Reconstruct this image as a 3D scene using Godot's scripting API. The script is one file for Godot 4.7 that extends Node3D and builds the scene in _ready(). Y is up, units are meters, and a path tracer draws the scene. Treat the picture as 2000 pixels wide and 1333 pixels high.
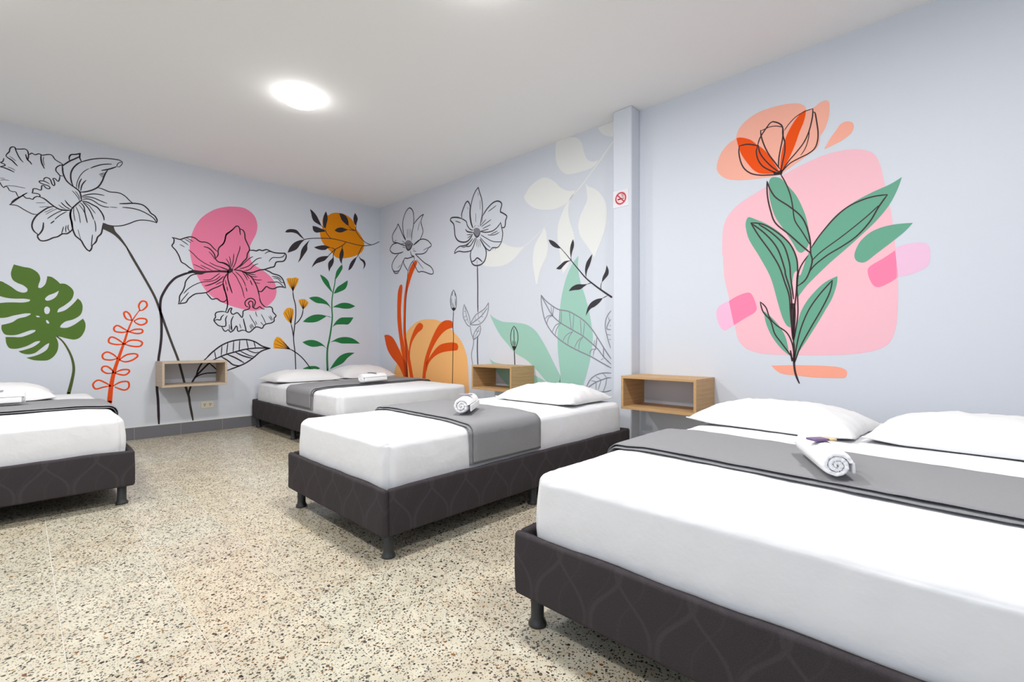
extends Node3D
# A hostel dormitory: four low beds, three open box shelves, flower murals on two walls, terrazzo floor.
# x runs along the right-hand wall away from the corner, z along the left-hand wall, y is up; metres.

const ROOM_X := 7.6
const ROOM_Z := 5.4
const ROOM_H := 2.625
const TILE := 0.295
const TILE_OFF := 0.183

var M := {}
var names := {}
var rng := RandomNumberGenerator.new()
var wob := FastNoiseLite.new()

func _ready() -> void:
	rng.seed = 7
	wob.seed = 3
	wob.frequency = 1.0
	# --- camera
	var cam := Camera3D.new()
	cam.name = "camera"
	add_child(cam)
	cam.position = Vector3(5.463, 0.88, 3.223)
	cam.look_at(cam.position + Vector3(-0.69195, 0.0, -0.72194), Vector3.UP)
	cam.near = 0.05
	cam.far = 60.0
	cam.set_frustum(2.0 * 0.05 * 666.5 / 923.0, Vector2(0.0, 0.05 * 4.5 / 923.0), 0.05, 60.0)
	cam.current = true
	# --- environment
	var env := Environment.new()
	env.background_mode = Environment.BG_COLOR
	env.background_color = Color(0.86, 0.92, 1.0)
	env.background_energy_multiplier = 3.5
	env.tonemap_mode = Environment.TONE_MAPPER_LINEAR
	env.tonemap_exposure = 1.0
	env.sdfgi_enabled = true
	env.ssao_enabled = true
	env.ssil_enabled = true
	var we := WorldEnvironment.new()
	we.name = "environment"
	we.environment = env
	add_child(we)
	make_materials()
	# --- lamps on the ceiling
	ceiling_lamp(Vector3(2.08, ROOM_H, 1.85), "round white ceiling lamp between the two flower murals")
	ceiling_lamp(Vector3(3.86, ROOM_H, 1.76), "round white ceiling lamp above the single bed with its foot in the room")
	ceiling_lamp(Vector3(2.10, ROOM_H, 3.60), "round white ceiling lamp above the foot of the monstera leaf bed")
	ceiling_lamp(Vector3(3.90, ROOM_H, 3.60), "round white ceiling lamp above the bare floor facing the single bed")
	ceiling_lamp(Vector3(5.64, ROOM_H, 1.76), "round white ceiling lamp above the double bed below the tulip mural")
	# --- the setting
	build_room()
	build_floor()
	build_baseboards()
	build_mural()
	# --- furniture
	build_beds()
	build_shelves()
	build_towels()
	build_small()

# ------------------------------------------------------------------ nodes and names
func numbered(called: String) -> String:
	if not names.has(called):
		names[called] = 0
		return called
	names[called] += 1
	return "%s_%03d" % [called, names[called]]

func thing(called: String, label: String, category: String, at := Vector3.ZERO, group := "") -> Node3D:
	var o := Node3D.new()
	o.name = numbered(called)
	add_child(o)
	o.position = at
	o.set_meta("label", label)
	o.set_meta("category", category)
	if group != "":
		o.set_meta("group", group)
	return o

func obj(called: String, mesh: Mesh, m: Material, parent: Node) -> MeshInstance3D:
	var o := MeshInstance3D.new()
	o.mesh = mesh
	o.material_override = m
	o.cast_shadow = GeometryInstance3D.SHADOW_CASTING_SETTING_ON
	if parent == self:
		o.name = numbered(called)
		add_child(o)
	else:
		o.name = called
		parent.add_child(o, true)
	return o

func struct(called: String, mesh: Mesh, m: Material) -> MeshInstance3D:
	var o := obj(called, mesh, m, self)
	o.set_meta("kind", "structure")
	return o

# ------------------------------------------------------------------ mesh helpers
func begin() -> SurfaceTool:
	var st := SurfaceTool.new()
	st.begin(Mesh.PRIMITIVE_TRIANGLES)
	return st

func finish(st: SurfaceTool, smooth := true) -> ArrayMesh:
	if smooth:
		st.generate_normals()
	return st.commit()

func tri(st: SurfaceTool, a: Vector3, b: Vector3, c: Vector3, ua := Vector2.ZERO, ub := Vector2.ZERO, uc := Vector2.ZERO) -> void:
	st.set_uv(ua)
	st.add_vertex(a)
	st.set_uv(ub)
	st.add_vertex(b)
	st.set_uv(uc)
	st.add_vertex(c)

func quad(st: SurfaceTool, a: Vector3, b: Vector3, c: Vector3, d: Vector3, ua := Vector2.ZERO, ub := Vector2.ZERO, uc := Vector2.ZERO, ud := Vector2.ZERO) -> void:
	tri(st, a, b, c, ua, ub, uc)
	tri(st, a, c, d, ua, uc, ud)

# box with chamfered edges, flat shaded; the grain (u) runs along the given axis
func add_box(st: SurfaceTool, lo: Vector3, hi: Vector3, ch := 0.0, grain := 0) -> void:
	var ax := [Vector3.RIGHT, Vector3.UP, Vector3.BACK]
	var mid := (lo + hi) * 0.5
	var h := (hi - lo) * 0.5
	st.set_smooth_group(-1)
	for a in 3:
		for s in [-1.0, 1.0]:
			var n: Vector3 = ax[a] * s
			var u: Vector3 = ax[(a + 1) % 3]
			var v: Vector3 = ax[(a + 2) % 3]
			var c: Vector3 = mid + n * h[a]
			var hu: float = h[(a + 1) % 3] - ch
			var hv: float = h[(a + 2) % 3] - ch
			var p := [c - u * hu - v * hv, c + u * hu - v * hv, c + u * hu + v * hv, c - u * hu + v * hv]
			face(st, p, n, grain)
	if ch <= 0.0:
		return
	for a in 3:
		var b := (a + 1) % 3
		var d := (a + 2) % 3
		for s in [-1.0, 1.0]:
			for t in [-1.0, 1.0]:
				# edge along axis d between faces a and b
				var e1: Vector3 = mid + ax[a] * s * h[a] + ax[b] * t * (h[b] - ch)
				var e2: Vector3 = mid + ax[a] * s * (h[a] - ch) + ax[b] * t * h[b]
				var w: Vector3 = ax[d] * (h[d] - ch)
				face(st, [e1 - w, e2 - w, e2 + w, e1 + w], (ax[a] * s + ax[b] * t), grain)
	for sx in [-1.0, 1.0]:
		for sy in [-1.0, 1.0]:
			for sz in [-1.0, 1.0]:
				var k := Vector3(sx, sy, sz)
				var q := [mid + k * Vector3(h.x, h.y - ch, h.z - ch), mid + k * Vector3(h.x - ch, h.y, h.z - ch), mid + k * Vector3(h.x - ch, h.y - ch, h.z)]
				if (q[1] - q[0]).cross(q[2] - q[0]).dot(k) > 0.0:
					q = [q[0], q[2], q[1]]
				tri(st, q[0], q[1], q[2])

func face(st: SurfaceTool, p: Array, n: Vector3, grain: int) -> void:
	var q := p
	if (p[1] - p[0]).cross(p[2] - p[0]).dot(n) > 0.0:
		q = [p[0], p[3], p[2], p[1]]
	var uv := []
	for k in q:
		var other := 0.0
		var nn := n.abs()
		for a in 3:
			if a != grain and not (nn[a] >= nn.x and nn[a] >= nn.y and nn[a] >= nn.z):
				other += k[a]
		uv.append(Vector2(k[grain], other + n.x * 0.37 + n.y * 0.71 + n.z * 0.13))
	quad(st, q[0], q[1], q[2], q[3], uv[0], uv[1], uv[2], uv[3])

func box_mesh(lo: Vector3, hi: Vector3, ch := 0.0, grain := 0) -> ArrayMesh:
	var st := begin()
	add_box(st, lo, hi, ch, grain)
	return finish(st)

# stations along one axis of a rounded box: fine inside the rounded edge, coarse between
func stations(h: float, r: float, k: int, step: float) -> PackedFloat32Array:
	var o := PackedFloat32Array()
	for i in k + 1:
		o.append(-h + r * float(i) / k)
	var n := maxi(1, int(round(2.0 * (h - r) / step)))
	for i in range(1, n):
		o.append(lerpf(-h + r, h - r, float(i) / n))
	for i in k + 1:
		o.append(h - r + r * float(i) / k)
	return o

# rounded box, smooth, every point passed through bend(p, n)
func soft_box(st: SurfaceTool, size: Vector3, r: float, k: int, step: float, bend: Callable) -> void:
	var h := size * 0.5
	var sts := [stations(h.x, r, k, step), stations(h.y, r, k, step), stations(h.z, r, k, step)]
	st.set_smooth_group(0)
	var inner := h - Vector3(r, r, r)
	for a in 3:
		var b := (a + 1) % 3
		var d := (a + 2) % 3
		for s in [-1.0, 1.0]:
			var su: PackedFloat32Array = sts[b]
			var sv: PackedFloat32Array = sts[d]
			var grid := []
			for i in su.size():
				var row := PackedVector3Array()
				for j in sv.size():
					var p := Vector3.ZERO
					p[a] = s * h[a]
					p[b] = su[i]
					p[d] = sv[j]
					var q := p.clamp(-inner, inner)
					var n := (p - q).normalized()
					row.append(bend.call(q + n * r, n))
				grid.append(row)
			for i in su.size() - 1:
				for j in sv.size() - 1:
					var p0: Vector3 = grid[i][j]
					var p1: Vector3 = grid[i + 1][j]
					var p2: Vector3 = grid[i + 1][j + 1]
					var p3: Vector3 = grid[i][j + 1]
					if s > 0.0:
						quad(st, p0, p3, p2, p1)
					else:
						quad(st, p0, p1, p2, p3)

# profile of (radius, height) turned about y
func lathe(st: SurfaceTool, at: Vector3, prof: Array, n := 20) -> void:
	st.set_smooth_group(0)
	for i in prof.size() - 1:
		for j in n:
			var a0 := TAU * j / n
			var a1 := TAU * (j + 1) / n
			var d0 := Vector3(cos(a0), 0, sin(a0))
			var d1 := Vector3(cos(a1), 0, sin(a1))
			var p: Vector2 = prof[i]
			var q: Vector2 = prof[i + 1]
			var a := at + d0 * p.x + Vector3.UP * p.y
			var b := at + d1 * p.x + Vector3.UP * p.y
			var c := at + d1 * q.x + Vector3.UP * q.y
			var d := at + d0 * q.x + Vector3.UP * q.y
			if p.x < 0.00001:
				tri(st, a, c, d)
			elif q.x < 0.00001:
				tri(st, a, b, c)
			else:
				quad(st, a, b, c, d)

# ------------------------------------------------------------------ textures and materials
func mat(c: Color, rough: float, spec := 0.5) -> StandardMaterial3D:
	var m := StandardMaterial3D.new()
	m.albedo_color = c
	m.roughness = rough
	m.metallic_specular = spec
	return m

func rgb(r: int, g: int, b: int) -> Color:
	return Color(r / 255.0, g / 255.0, b / 255.0)

func tex(img: Image) -> ImageTexture:
	img.generate_mipmaps()
	return ImageTexture.create_from_image(img)

func noise_normal(size: int, freq: float, octaves: int, strength: float, sd: int) -> ImageTexture:
	var n := FastNoiseLite.new()
	n.seed = sd
	n.frequency = freq
	n.fractal_octaves = octaves
	var img := n.get_seamless_image(size, size)
	img.convert(Image.FORMAT_RGBA8)
	img.bump_map_to_normal_map(strength)
	return tex(img)

func triplanar(m: StandardMaterial3D, scale: float) -> void:
	m.uv1_triplanar = true
	m.uv1_scale = Vector3.ONE * scale

# polished terrazzo: stone chips of several colours in a cream cement, four tiles a side
func terrazzo() -> ImageTexture:
	var N := 2048
	var buf := PackedByteArray()
	buf.resize(N * N * 3)
	var g := FastNoiseLite.new()
	g.seed = 5
	g.frequency = 0.02
	g.fractal_octaves = 3
	var blot := g.get_seamless_image(N / 4, N / 4).get_data()
	for y in N:
		var yy := (y / 4) * (N / 4)
		for x in N:
			var v: int = (blot[yy + x / 4] - 128) / 10
			var i := (y * N + x) * 3
			buf[i] = 199 + v
			buf[i + 1] = 192 + v
			buf[i + 2] = 173 + v
	var cols := [[46, 43, 40], [64, 60, 56], [42, 40, 43], [92, 86, 80], [118, 114, 110], [98, 76, 60], [134, 92, 46], [150, 112, 58], [118, 72, 46], [80, 82, 68], [140, 134, 124], [62, 51, 45]]
	var r := RandomNumberGenerator.new()
	r.seed = 11
	for k in 38000:
		var big := k < 12500
		var rad := r.randf_range(2.6, 7.2) if big else r.randf_range(1.1, 2.8)
		if k % 60 == 0:
			rad = r.randf_range(7.0, 12.5)
		var cx := r.randi_range(0, N - 1)
		var cy := r.randi_range(0, N - 1)
		var col: Array = cols[r.randi_range(0, 11)]
		if r.randf() < 0.3:
			col = cols[r.randi_range(0, 3)]
		var planes := []
		var a := r.randf() * TAU
		for p in 6:
			a += r.randf_range(0.7, 1.35)
			planes.append(Vector3(cos(a), sin(a), rad * r.randf_range(0.5, 1.0)))
		var R := int(ceil(rad))
		for dy in range(-R, R + 1):
			for dx in range(-R, R + 1):
				if dx * dx + dy * dy > R * R:
					continue
				var ok := true
				for p in planes:
					if p.x * dx + p.y * dy > p.z:
						ok = false
						break
				if ok:
					var i := (posmod(cy + dy, N) * N + posmod(cx + dx, N)) * 3
					buf[i] = col[0]
					buf[i + 1] = col[1]
					buf[i + 2] = col[2]
	return tex(Image.create_from_data(N, N, false, Image.FORMAT_RGB8, buf))

# laminate with a long fine grain along u
func wood(light: Color, dark: Color, sd: int) -> ImageTexture:
	var n := FastNoiseLite.new()
	n.seed = sd
	n.frequency = 0.01
	n.fractal_octaves = 4
	var img := Image.create(512, 512, false, Image.FORMAT_RGB8)
	for y in 512:
		for x in 512:
			var a := n.get_noise_2d(x * 0.3, y * 9.0) * 0.55 + n.get_noise_2d(x * 1.2 + 300.0, y * 34.0) * 0.4
			a += 0.12 * sin(y * 0.16 + 3.0 * n.get_noise_2d(x * 0.15, y * 1.4))
			img.set_pixel(x, y, dark.lerp(light, clampf(0.58 + a * 0.75, 0.0, 1.0)))
	return tex(img)

# upholstery with woven leaf outlines, tone on tone
func leaf_weave() -> ImageTexture:
	var img := Image.create(512, 512, false, Image.FORMAT_RGB8)
	var n := FastNoiseLite.new()
	n.seed = 21
	n.frequency = 0.2
	for y in 512:
		for x in 512:
			var u := x / 512.0
			var v := y / 512.0
			var w := 0.115 * sin(TAU * v) + 0.03 * sin(TAU * 2.0 * v + 1.0)
			var d1 := absf(wrapf(u * 2.0 + w * 2.0, -0.5, 0.5))
			var d2 := absf(wrapf(u * 2.0 - w * 2.0 + 0.5, -0.5, 0.5))
			var d3 := absf(wrapf(u * 4.0 + w * 3.2 + 0.2, -0.5, 0.5))
			var line := maxf(smoothstep(0.06, 0.015, d1), maxf(smoothstep(0.05, 0.012, d2), 0.45 * smoothstep(0.05, 0.01, d3)))
			var inside := 0.25 if wrapf(u * 2.0 + w * 2.0, 0.0, 1.0) < 0.5 else 0.0
			var k := 0.70 + 0.085 * line + 0.04 * inside + 0.10 * n.get_noise_2d(x, y)
			img.set_pixel(x, y, Color(k, k * 0.985, k * 0.995))
	return tex(img)

func make_materials() -> void:
	var plaster := noise_normal(512, 0.03, 4, 1.2, 31)
	M.wall = mat(rgb(214, 219, 228), 0.62, 0.35)
	M.wall.normal_enabled = true
	M.wall.normal_texture = plaster
	M.wall.normal_scale = 0.12
	triplanar(M.wall, 1.6)
	M.ceiling = mat(rgb(242, 242, 242), 0.8, 0.2)
	M.ceiling.normal_enabled = true
	M.ceiling.normal_texture = plaster
	M.ceiling.normal_scale = 0.15
	triplanar(M.ceiling, 1.1)
	M.joint = mat(rgb(206, 203, 196), 0.8, 0.2)
	var tz := terrazzo()
	M.tiles = []
	for c in [rgb(255, 255, 255), rgb(252, 250, 248), rgb(250, 252, 252), rgb(255, 252, 247), rgb(249, 246, 244)]:
		var m := mat(c, 0.24, 0.45)
		m.albedo_texture = tz
		M.tiles.append(m)
	M.base_tile = mat(rgb(112, 112, 118), 0.42, 0.4)
	M.caulk = mat(rgb(222, 219, 206), 0.8, 0.2)
	var linen := noise_normal(512, 0.012, 5, 2.2, 41)
	M.sheet = mat(rgb(229, 230, 233), 0.92, 0.2)
	M.sheet.normal_enabled = true
	M.sheet.normal_texture = linen
	M.sheet.normal_scale = 0.6
	triplanar(M.sheet, 1.3)
	M.pillow = mat(rgb(228, 228, 229), 0.94, 0.15)
	M.pillow.normal_enabled = true
	M.pillow.normal_texture = linen
	M.pillow.normal_scale = 0.45
	triplanar(M.pillow, 2.2)
	var fuzz := noise_normal(512, 0.09, 3, 2.0, 51)
	M.runner = mat(rgb(140, 140, 143), 0.96, 0.1)
	M.runner.normal_enabled = true
	M.runner.normal_texture = fuzz
	M.runner.normal_scale = 0.5
	M.runner.rim_enabled = true
	M.runner.rim = 0.25
	triplanar(M.runner, 3.0)
	M.towel = mat(rgb(240, 240, 241), 0.97, 0.1)
	M.towel.normal_enabled = true
	M.towel.normal_texture = fuzz
	M.towel.normal_scale = 0.8
	triplanar(M.towel, 7.0)
	M.fabric = mat(rgb(89, 84, 87), 0.8, 0.3)
	M.fabric.albedo_texture = leaf_weave()
	M.fabric.normal_enabled = true
	M.fabric.normal_texture = fuzz
	M.fabric.normal_scale = 0.3
	triplanar(M.fabric, 2.6)
	M.lining = mat(rgb(40, 39, 42), 0.9, 0.2)
	M.plastic = mat(rgb(52, 54, 54), 0.42, 0.5)
	M.oak = mat(Color.WHITE, 0.5, 0.4)
	M.oak.albedo_texture = wood(rgb(208, 172, 126), rgb(176, 138, 95), 61)
	M.oak.uv1_scale = Vector3(1.6, 2.6, 1.0)
	M.ash = mat(Color.WHITE, 0.5, 0.4)
	M.ash.albedo_texture = wood(rgb(206, 189, 168), rgb(176, 155, 134), 62)
	M.ash.uv1_scale = Vector3(1.6, 2.6, 1.0)
	M.white_plastic = mat(rgb(232, 232, 230), 0.4, 0.5)
	M.ivory = mat(rgb(236, 232, 212), 0.4, 0.5)
	M.glass = mat(Color(0.95, 0.98, 1.0, 0.06), 0.0, 0.5)
	M.glass.transparency = BaseMaterial3D.TRANSPARENCY_ALPHA
	M.dark = mat(rgb(38, 36, 36), 0.7, 0.3)
	M.glow = mat(rgb(255, 255, 255), 0.5, 0.5)
	M.glow.emission_enabled = true
	M.glow.emission = LAMP_COLOR
	M.glow.emission_energy_multiplier = 4.0
	M.sign_plate = mat(rgb(222, 223, 230), 0.35, 0.5)
	M.sign_red = mat(rgb(186, 44, 66), 0.45, 0.4)
	M.sign_pink = mat(rgb(240, 205, 208), 0.45, 0.4)
	M.purple = mat(rgb(112, 92, 132), 0.35, 0.5)
	M.beige = mat(rgb(214, 190, 142), 0.4, 0.5)
	M.greyfoil = mat(rgb(150, 144, 156), 0.35, 0.5)
	M.darkfoil = mat(rgb(96, 92, 98), 0.35, 0.5)

# ------------------------------------------------------------------ lamps
func ceiling_lamp(at: Vector3, label: String) -> void:
	var t := thing("ceiling_lamp", label, "lamp", at, "round ceiling lamps")
	var st := begin()
	lathe(st, Vector3.ZERO, [Vector2(0.0, 0.0), Vector2(0.10, 0.0), Vector2(0.10, -0.010), Vector2(0.0, -0.010)], 40)
	obj("base_plate", finish(st), M.white_plastic, t)
	st = begin()
	var prof := []
	prof.append(Vector2(0.122, -0.001))
	for i in 9:
		var a := PI * 0.5 * i / 8.0
		prof.append(Vector2(0.104 + 0.022 * cos(a), -0.026 - 0.022 * sin(a)) if i < 8 else Vector2(0.0, -0.052))
	lathe(st, Vector3.ZERO, prof, 40)
	obj("lamp_diffuser", finish(st), M.glow, t)
	var l := AreaLight3D.new()
	l.name = "lamp_light"
	l.light_color = LAMP_COLOR
	l.light_energy = LAMP_ENERGY
	l.area_size = Vector2(0.21, 0.21)
	l.area_range = 14.0
	l.area_attenuation = 2.0
	l.shadow_enabled = true
	t.add_child(l)
	l.position = Vector3(0, -0.058, 0)
	l.rotation.x = -PI * 0.5
	# the side glow of the shallow dome
	var g := OmniLight3D.new()
	g.name = "lamp_side_light"
	g.light_color = LAMP_COLOR
	g.light_energy = LAMP_ENERGY * 0.03
	g.light_size = 0.03
	g.omni_range = 14.0
	g.omni_attenuation = 2.0
	g.shadow_enabled = true
	t.add_child(g)
	g.position = Vector3(0, -0.028, 0)

const LAMP_ENERGY := 2.65
const LAMP_COLOR := Color(1.0, 0.992, 0.98)

# ------------------------------------------------------------------ room
func build_room() -> void:
	var w := 0.14
	struct("wall_left", box_mesh(Vector3(-w, -0.1, -w), Vector3(0, ROOM_H + 0.1, ROOM_Z + w)), M.wall)
	struct("wall_right", box_mesh(Vector3(0, -0.1, -w), Vector3(ROOM_X, ROOM_H + 0.1, 0)), M.wall)
	# the wall behind the viewer has a window
	var wx := Vector2(4.9, 7.2)
	var wy := Vector2(0.7, 2.1)
	var st := begin()
	add_box(st, Vector3(0, -0.1, ROOM_Z), Vector3(wx.x, ROOM_H + 0.1, ROOM_Z + w))
	add_box(st, Vector3(wx.y, -0.1, ROOM_Z), Vector3(ROOM_X, ROOM_H + 0.1, ROOM_Z + w))
	add_box(st, Vector3(wx.x, -0.1, ROOM_Z), Vector3(wx.y, wy.x, ROOM_Z + w))
	add_box(st, Vector3(wx.x, wy.y, ROOM_Z), Vector3(wx.y, ROOM_H + 0.1, ROOM_Z + w))
	struct("wall_front", finish(st), M.wall)
	st = begin()
	for a in [[Vector2(wx.x, wy.x), Vector2(wx.y, wy.x + 0.045)], [Vector2(wx.x, wy.y - 0.045), Vector2(wx.y, wy.y)], [Vector2(wx.x, wy.x), Vector2(wx.x + 0.045, wy.y)], [Vector2(wx.y - 0.045, wy.x), Vector2(wx.y, wy.y)], [Vector2(6.028, wy.x), Vector2(6.072, wy.y)]]:
		add_box(st, Vector3(a[0].x, a[0].y, ROOM_Z + 0.05), Vector3(a[1].x, a[1].y, ROOM_Z + 0.10), 0.003)
	var win := struct("window_1", finish(st), M.white_plastic)
	for a in [[wx.x + 0.045, 6.028], [6.072, wx.y - 0.045]]:
		obj("pane", box_mesh(Vector3(a[0], wy.x + 0.045, ROOM_Z + 0.072), Vector3(a[1], wy.y - 0.045, ROOM_Z + 0.076)), M.glass, win)
	struct("wall_back", box_mesh(Vector3(ROOM_X, -0.1, -w), Vector3(ROOM_X + w, ROOM_H + 0.1, ROOM_Z + w)), M.wall)
	struct("ceiling", box_mesh(Vector3(0, ROOM_H, 0), Vector3(ROOM_X, ROOM_H + 0.12, ROOM_Z)), M.ceiling)
	var p := struct("trim_1", box_mesh(Vector3(3.545, 0.0, 0.0), Vector3(3.70, ROOM_H, 0.12), 0.006, 1), M.wall)
	p.set_meta("label", "narrow pale blue pilaster dividing the flower mural from the tulip mural")

func build_floor() -> void:
	var f := struct("floor", box_mesh(Vector3(0, -0.1, 0), Vector3(ROOM_X, -0.0012, ROOM_Z)), M.joint)
	f.set_meta("label", "cream terrazzo tile floor speckled with dark and ochre chips")
	# sixteen cuttings of the terrazzo sheet, each a bevelled tile
	var cut := []
	for k in 16:
		cut.append(tile_mesh(0.0, 0.0, TILE, TILE, k))
	var nx := int(ceil(ROOM_X / TILE))
	var nz := int(ceil((ROOM_Z - TILE_OFF) / TILE))
	var rest := begin()
	var r := RandomNumberGenerator.new()
	r.seed = 77
	for i in nx:
		for j in range(-1, nz):
			var x0 := i * TILE
			var z0 := TILE_OFF + j * TILE
			var x1 := minf(x0 + TILE, ROOM_X)
			var z1 := minf(z0 + TILE, ROOM_Z)
			z0 = maxf(z0, 0.0)
			var k := r.randi_range(0, 15)
			var tone := r.randi_range(0, 4)
			var whole := is_equal_approx(x1 - x0, TILE) and is_equal_approx(z1 - z0, TILE)
			if i >= 20 or z0 > 3.6:
				add_tile(rest, x0, z0, x1, z1, k)
			elif whole:
				var o := obj("tile", cut[k], M.tiles[tone], f)
				o.position = Vector3(x0 + TILE * 0.5, 0, z0 + TILE * 0.5)
				o.rotation.y = PI * 0.5 * r.randi_range(0, 3)
			else:
				obj("tile", tile_mesh(x0, z0, x1 - x0, z1 - z0, k, false), M.tiles[tone], f)
	var o := obj("tiles", finish(rest), M.tiles[0], f)
	o.set_meta("kind", "stuff")

func tile_mesh(x: float, z: float, w: float, d: float, k: int, centred := true) -> ArrayMesh:
	var st := begin()
	if centred:
		add_tile(st, -w * 0.5, -d * 0.5, w * 0.5, d * 0.5, k)
	else:
		add_tile(st, x, z, x + w, z + d, k)
	return finish(st)

func add_tile(st: SurfaceTool, x0: float, z0: float, x1: float, z1: float, k: int) -> void:
	var g := 0.0009
	var b := 0.0007
	var lo := Vector2(x0 + g, z0 + g)
	var hi := Vector2(x1 - g, z1 - g)
	var uv0 := Vector2(k % 4, k / 4) * 0.25
	var s := 0.25 / TILE
	st.set_smooth_group(-1)
	var top := [Vector3(lo.x + b, 0, lo.y + b), Vector3(hi.x - b, 0, lo.y + b), Vector3(hi.x - b, 0, hi.y - b), Vector3(lo.x + b, 0, hi.y - b)]
	var low := [Vector3(lo.x, -0.0012, lo.y), Vector3(hi.x, -0.0012, lo.y), Vector3(hi.x, -0.0012, hi.y), Vector3(lo.x, -0.0012, hi.y)]
	var uv := func(p: Vector3) -> Vector2: return uv0 + Vector2(p.x - x0, p.z - z0) * s
	quad(st, top[0], top[1], top[2], top[3], uv.call(top[0]), uv.call(top[1]), uv.call(top[2]), uv.call(top[3]))
	for i in 4:
		var j := (i + 1) % 4
		quad(st, low[i], low[j], top[j], top[i], uv.call(low[i]), uv.call(low[j]), uv.call(top[j]), uv.call(top[i]))

func build_baseboards() -> void:
	# grey skirting tiles, 35 cm long, with pale joints and a caulk line above
	var len := 0.3535
	for side in ["left", "right"]:
		var run: float = ROOM_Z if side == "left" else 6.4
		var first: float = 0.022 if side == "left" else 0.0
		var bed: ArrayMesh
		if side == "left":
			bed = box_mesh(Vector3(0, 0, 0), Vector3(0.009, 0.111, run))
		else:
			bed = box_mesh(Vector3(0.012, 0, 0), Vector3(run, 0.111, 0.009))
		var b := struct("baseboard_" + side, bed, M.joint)
		b.set_meta("label", "grey skirting tiles along the wall with the " + ("daffodil" if side == "left" else "tulip"))
		var z := first - len
		while z < run:
			var z0 := maxf(z + 0.0012, 0.013 if side == "right" else 0.0)
			var z1 := minf(z + len - 0.0012, run)
			if z1 - z0 > 0.03:
				var clash: bool = side == "right" and z1 > 3.545 and z0 < 3.70
				if side == "left":
					obj("tile", box_mesh(Vector3(0.001, 0.002, z0), Vector3(0.012, 0.112, z1), 0.0012, 2), M.base_tile, b)
				elif not clash:
					obj("tile", box_mesh(Vector3(z0, 0.002, 0.001), Vector3(z1, 0.112, 0.012), 0.0012, 0), M.base_tile, b)
			z += len
		if side == "left":
			obj("caulk_line", box_mesh(Vector3(0, 0.112, 0), Vector3(0.008, 0.118, run), 0.001, 2), M.caulk, b)
		else:
			obj("caulk_line", box_mesh(Vector3(0.012, 0.112, 0), Vector3(3.54, 0.118, 0.008), 0.001, 0), M.caulk, b)

# ------------------------------------------------------------------ murals
# every shape: [fill 0 or line 1, paint, layer, width at start and end in tenths of a millimetre, points in millimetres on the wall (a point given twice is a corner)]
const PAINT := [[52, 44, 50], [70, 66, 62], [236, 128, 164], [84, 116, 48], [84, 94, 48], [228, 78, 26], [226, 138, 6], [56, 50, 54], [232, 158, 28], [40, 120, 66], [70, 68, 76], [224, 82, 10], [246, 186, 118], [142, 144, 154], [231, 233, 231], [158, 202, 187], [60, 58, 64], [245, 191, 202], [240, 196, 222], [250, 134, 172], [248, 180, 160], [248, 176, 156], [252, 170, 146], [240, 82, 6], [106, 168, 143], [66, 50, 54], [214, 219, 228], [246, 188, 218], [132, 131, 140]]
const PAINT_NAME := ["ink_line", "flower_stem", "pink_blob", "green_leaf", "leaf_stem", "loop_leaves", "orange_sun", "leafy_branch", "yellow_petals", "green_leaves", "fine_line", "grass_blades", "peach_disc", "grey_line", "cream_leaves", "mint_leaves", "leafy_sprig", "pink_shape", "lilac_shape", "hot_pink_shape", "salmon_shape", "salmon_drop", "salmon_bar", "orange_petals", "sage_leaves", "brown_line", "leaf_hole", "lilac_patch", "flower_centre"]

func build_mural() -> void:
	var paints := []
	for c in PAINT:
		var m := mat(rgb(c[0], c[1], c[2]), 0.6, 0.3)
		m.cull_mode = BaseMaterial3D.CULL_DISABLED
		paints.append(m)
	paints[26] = M.wall
	for e in MURAL:
		var left: bool = e[0] == "L"
		var wall := get_node("wall_left" if left else "wall_right")
		var part := Node3D.new()
		part.name = e[1]
		wall.add_child(part, true)
		part.set_meta("label", e[2])
		var tools := {}
		for s in e[3]:
			var col: int = s[1]
			if not tools.has(col):
				tools[col] = begin()
			var off := 0.0005 + 0.0003 * float(s[2])
			if s[0] == 0:
				paint_fill(tools[col], s[5], left, off)
			else:
				paint_line(tools[col], s[5], s[3] * 0.0001, s[4] * 0.0001, left, off)
		for col in tools:
			obj(PAINT_NAME[col], tools[col].commit(), paints[col], part)

func on_wall(p: Vector2, left: bool, off: float) -> Vector3:
	return Vector3(off, p.y, p.x) if left else Vector3(p.x, p.y, off)

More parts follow.
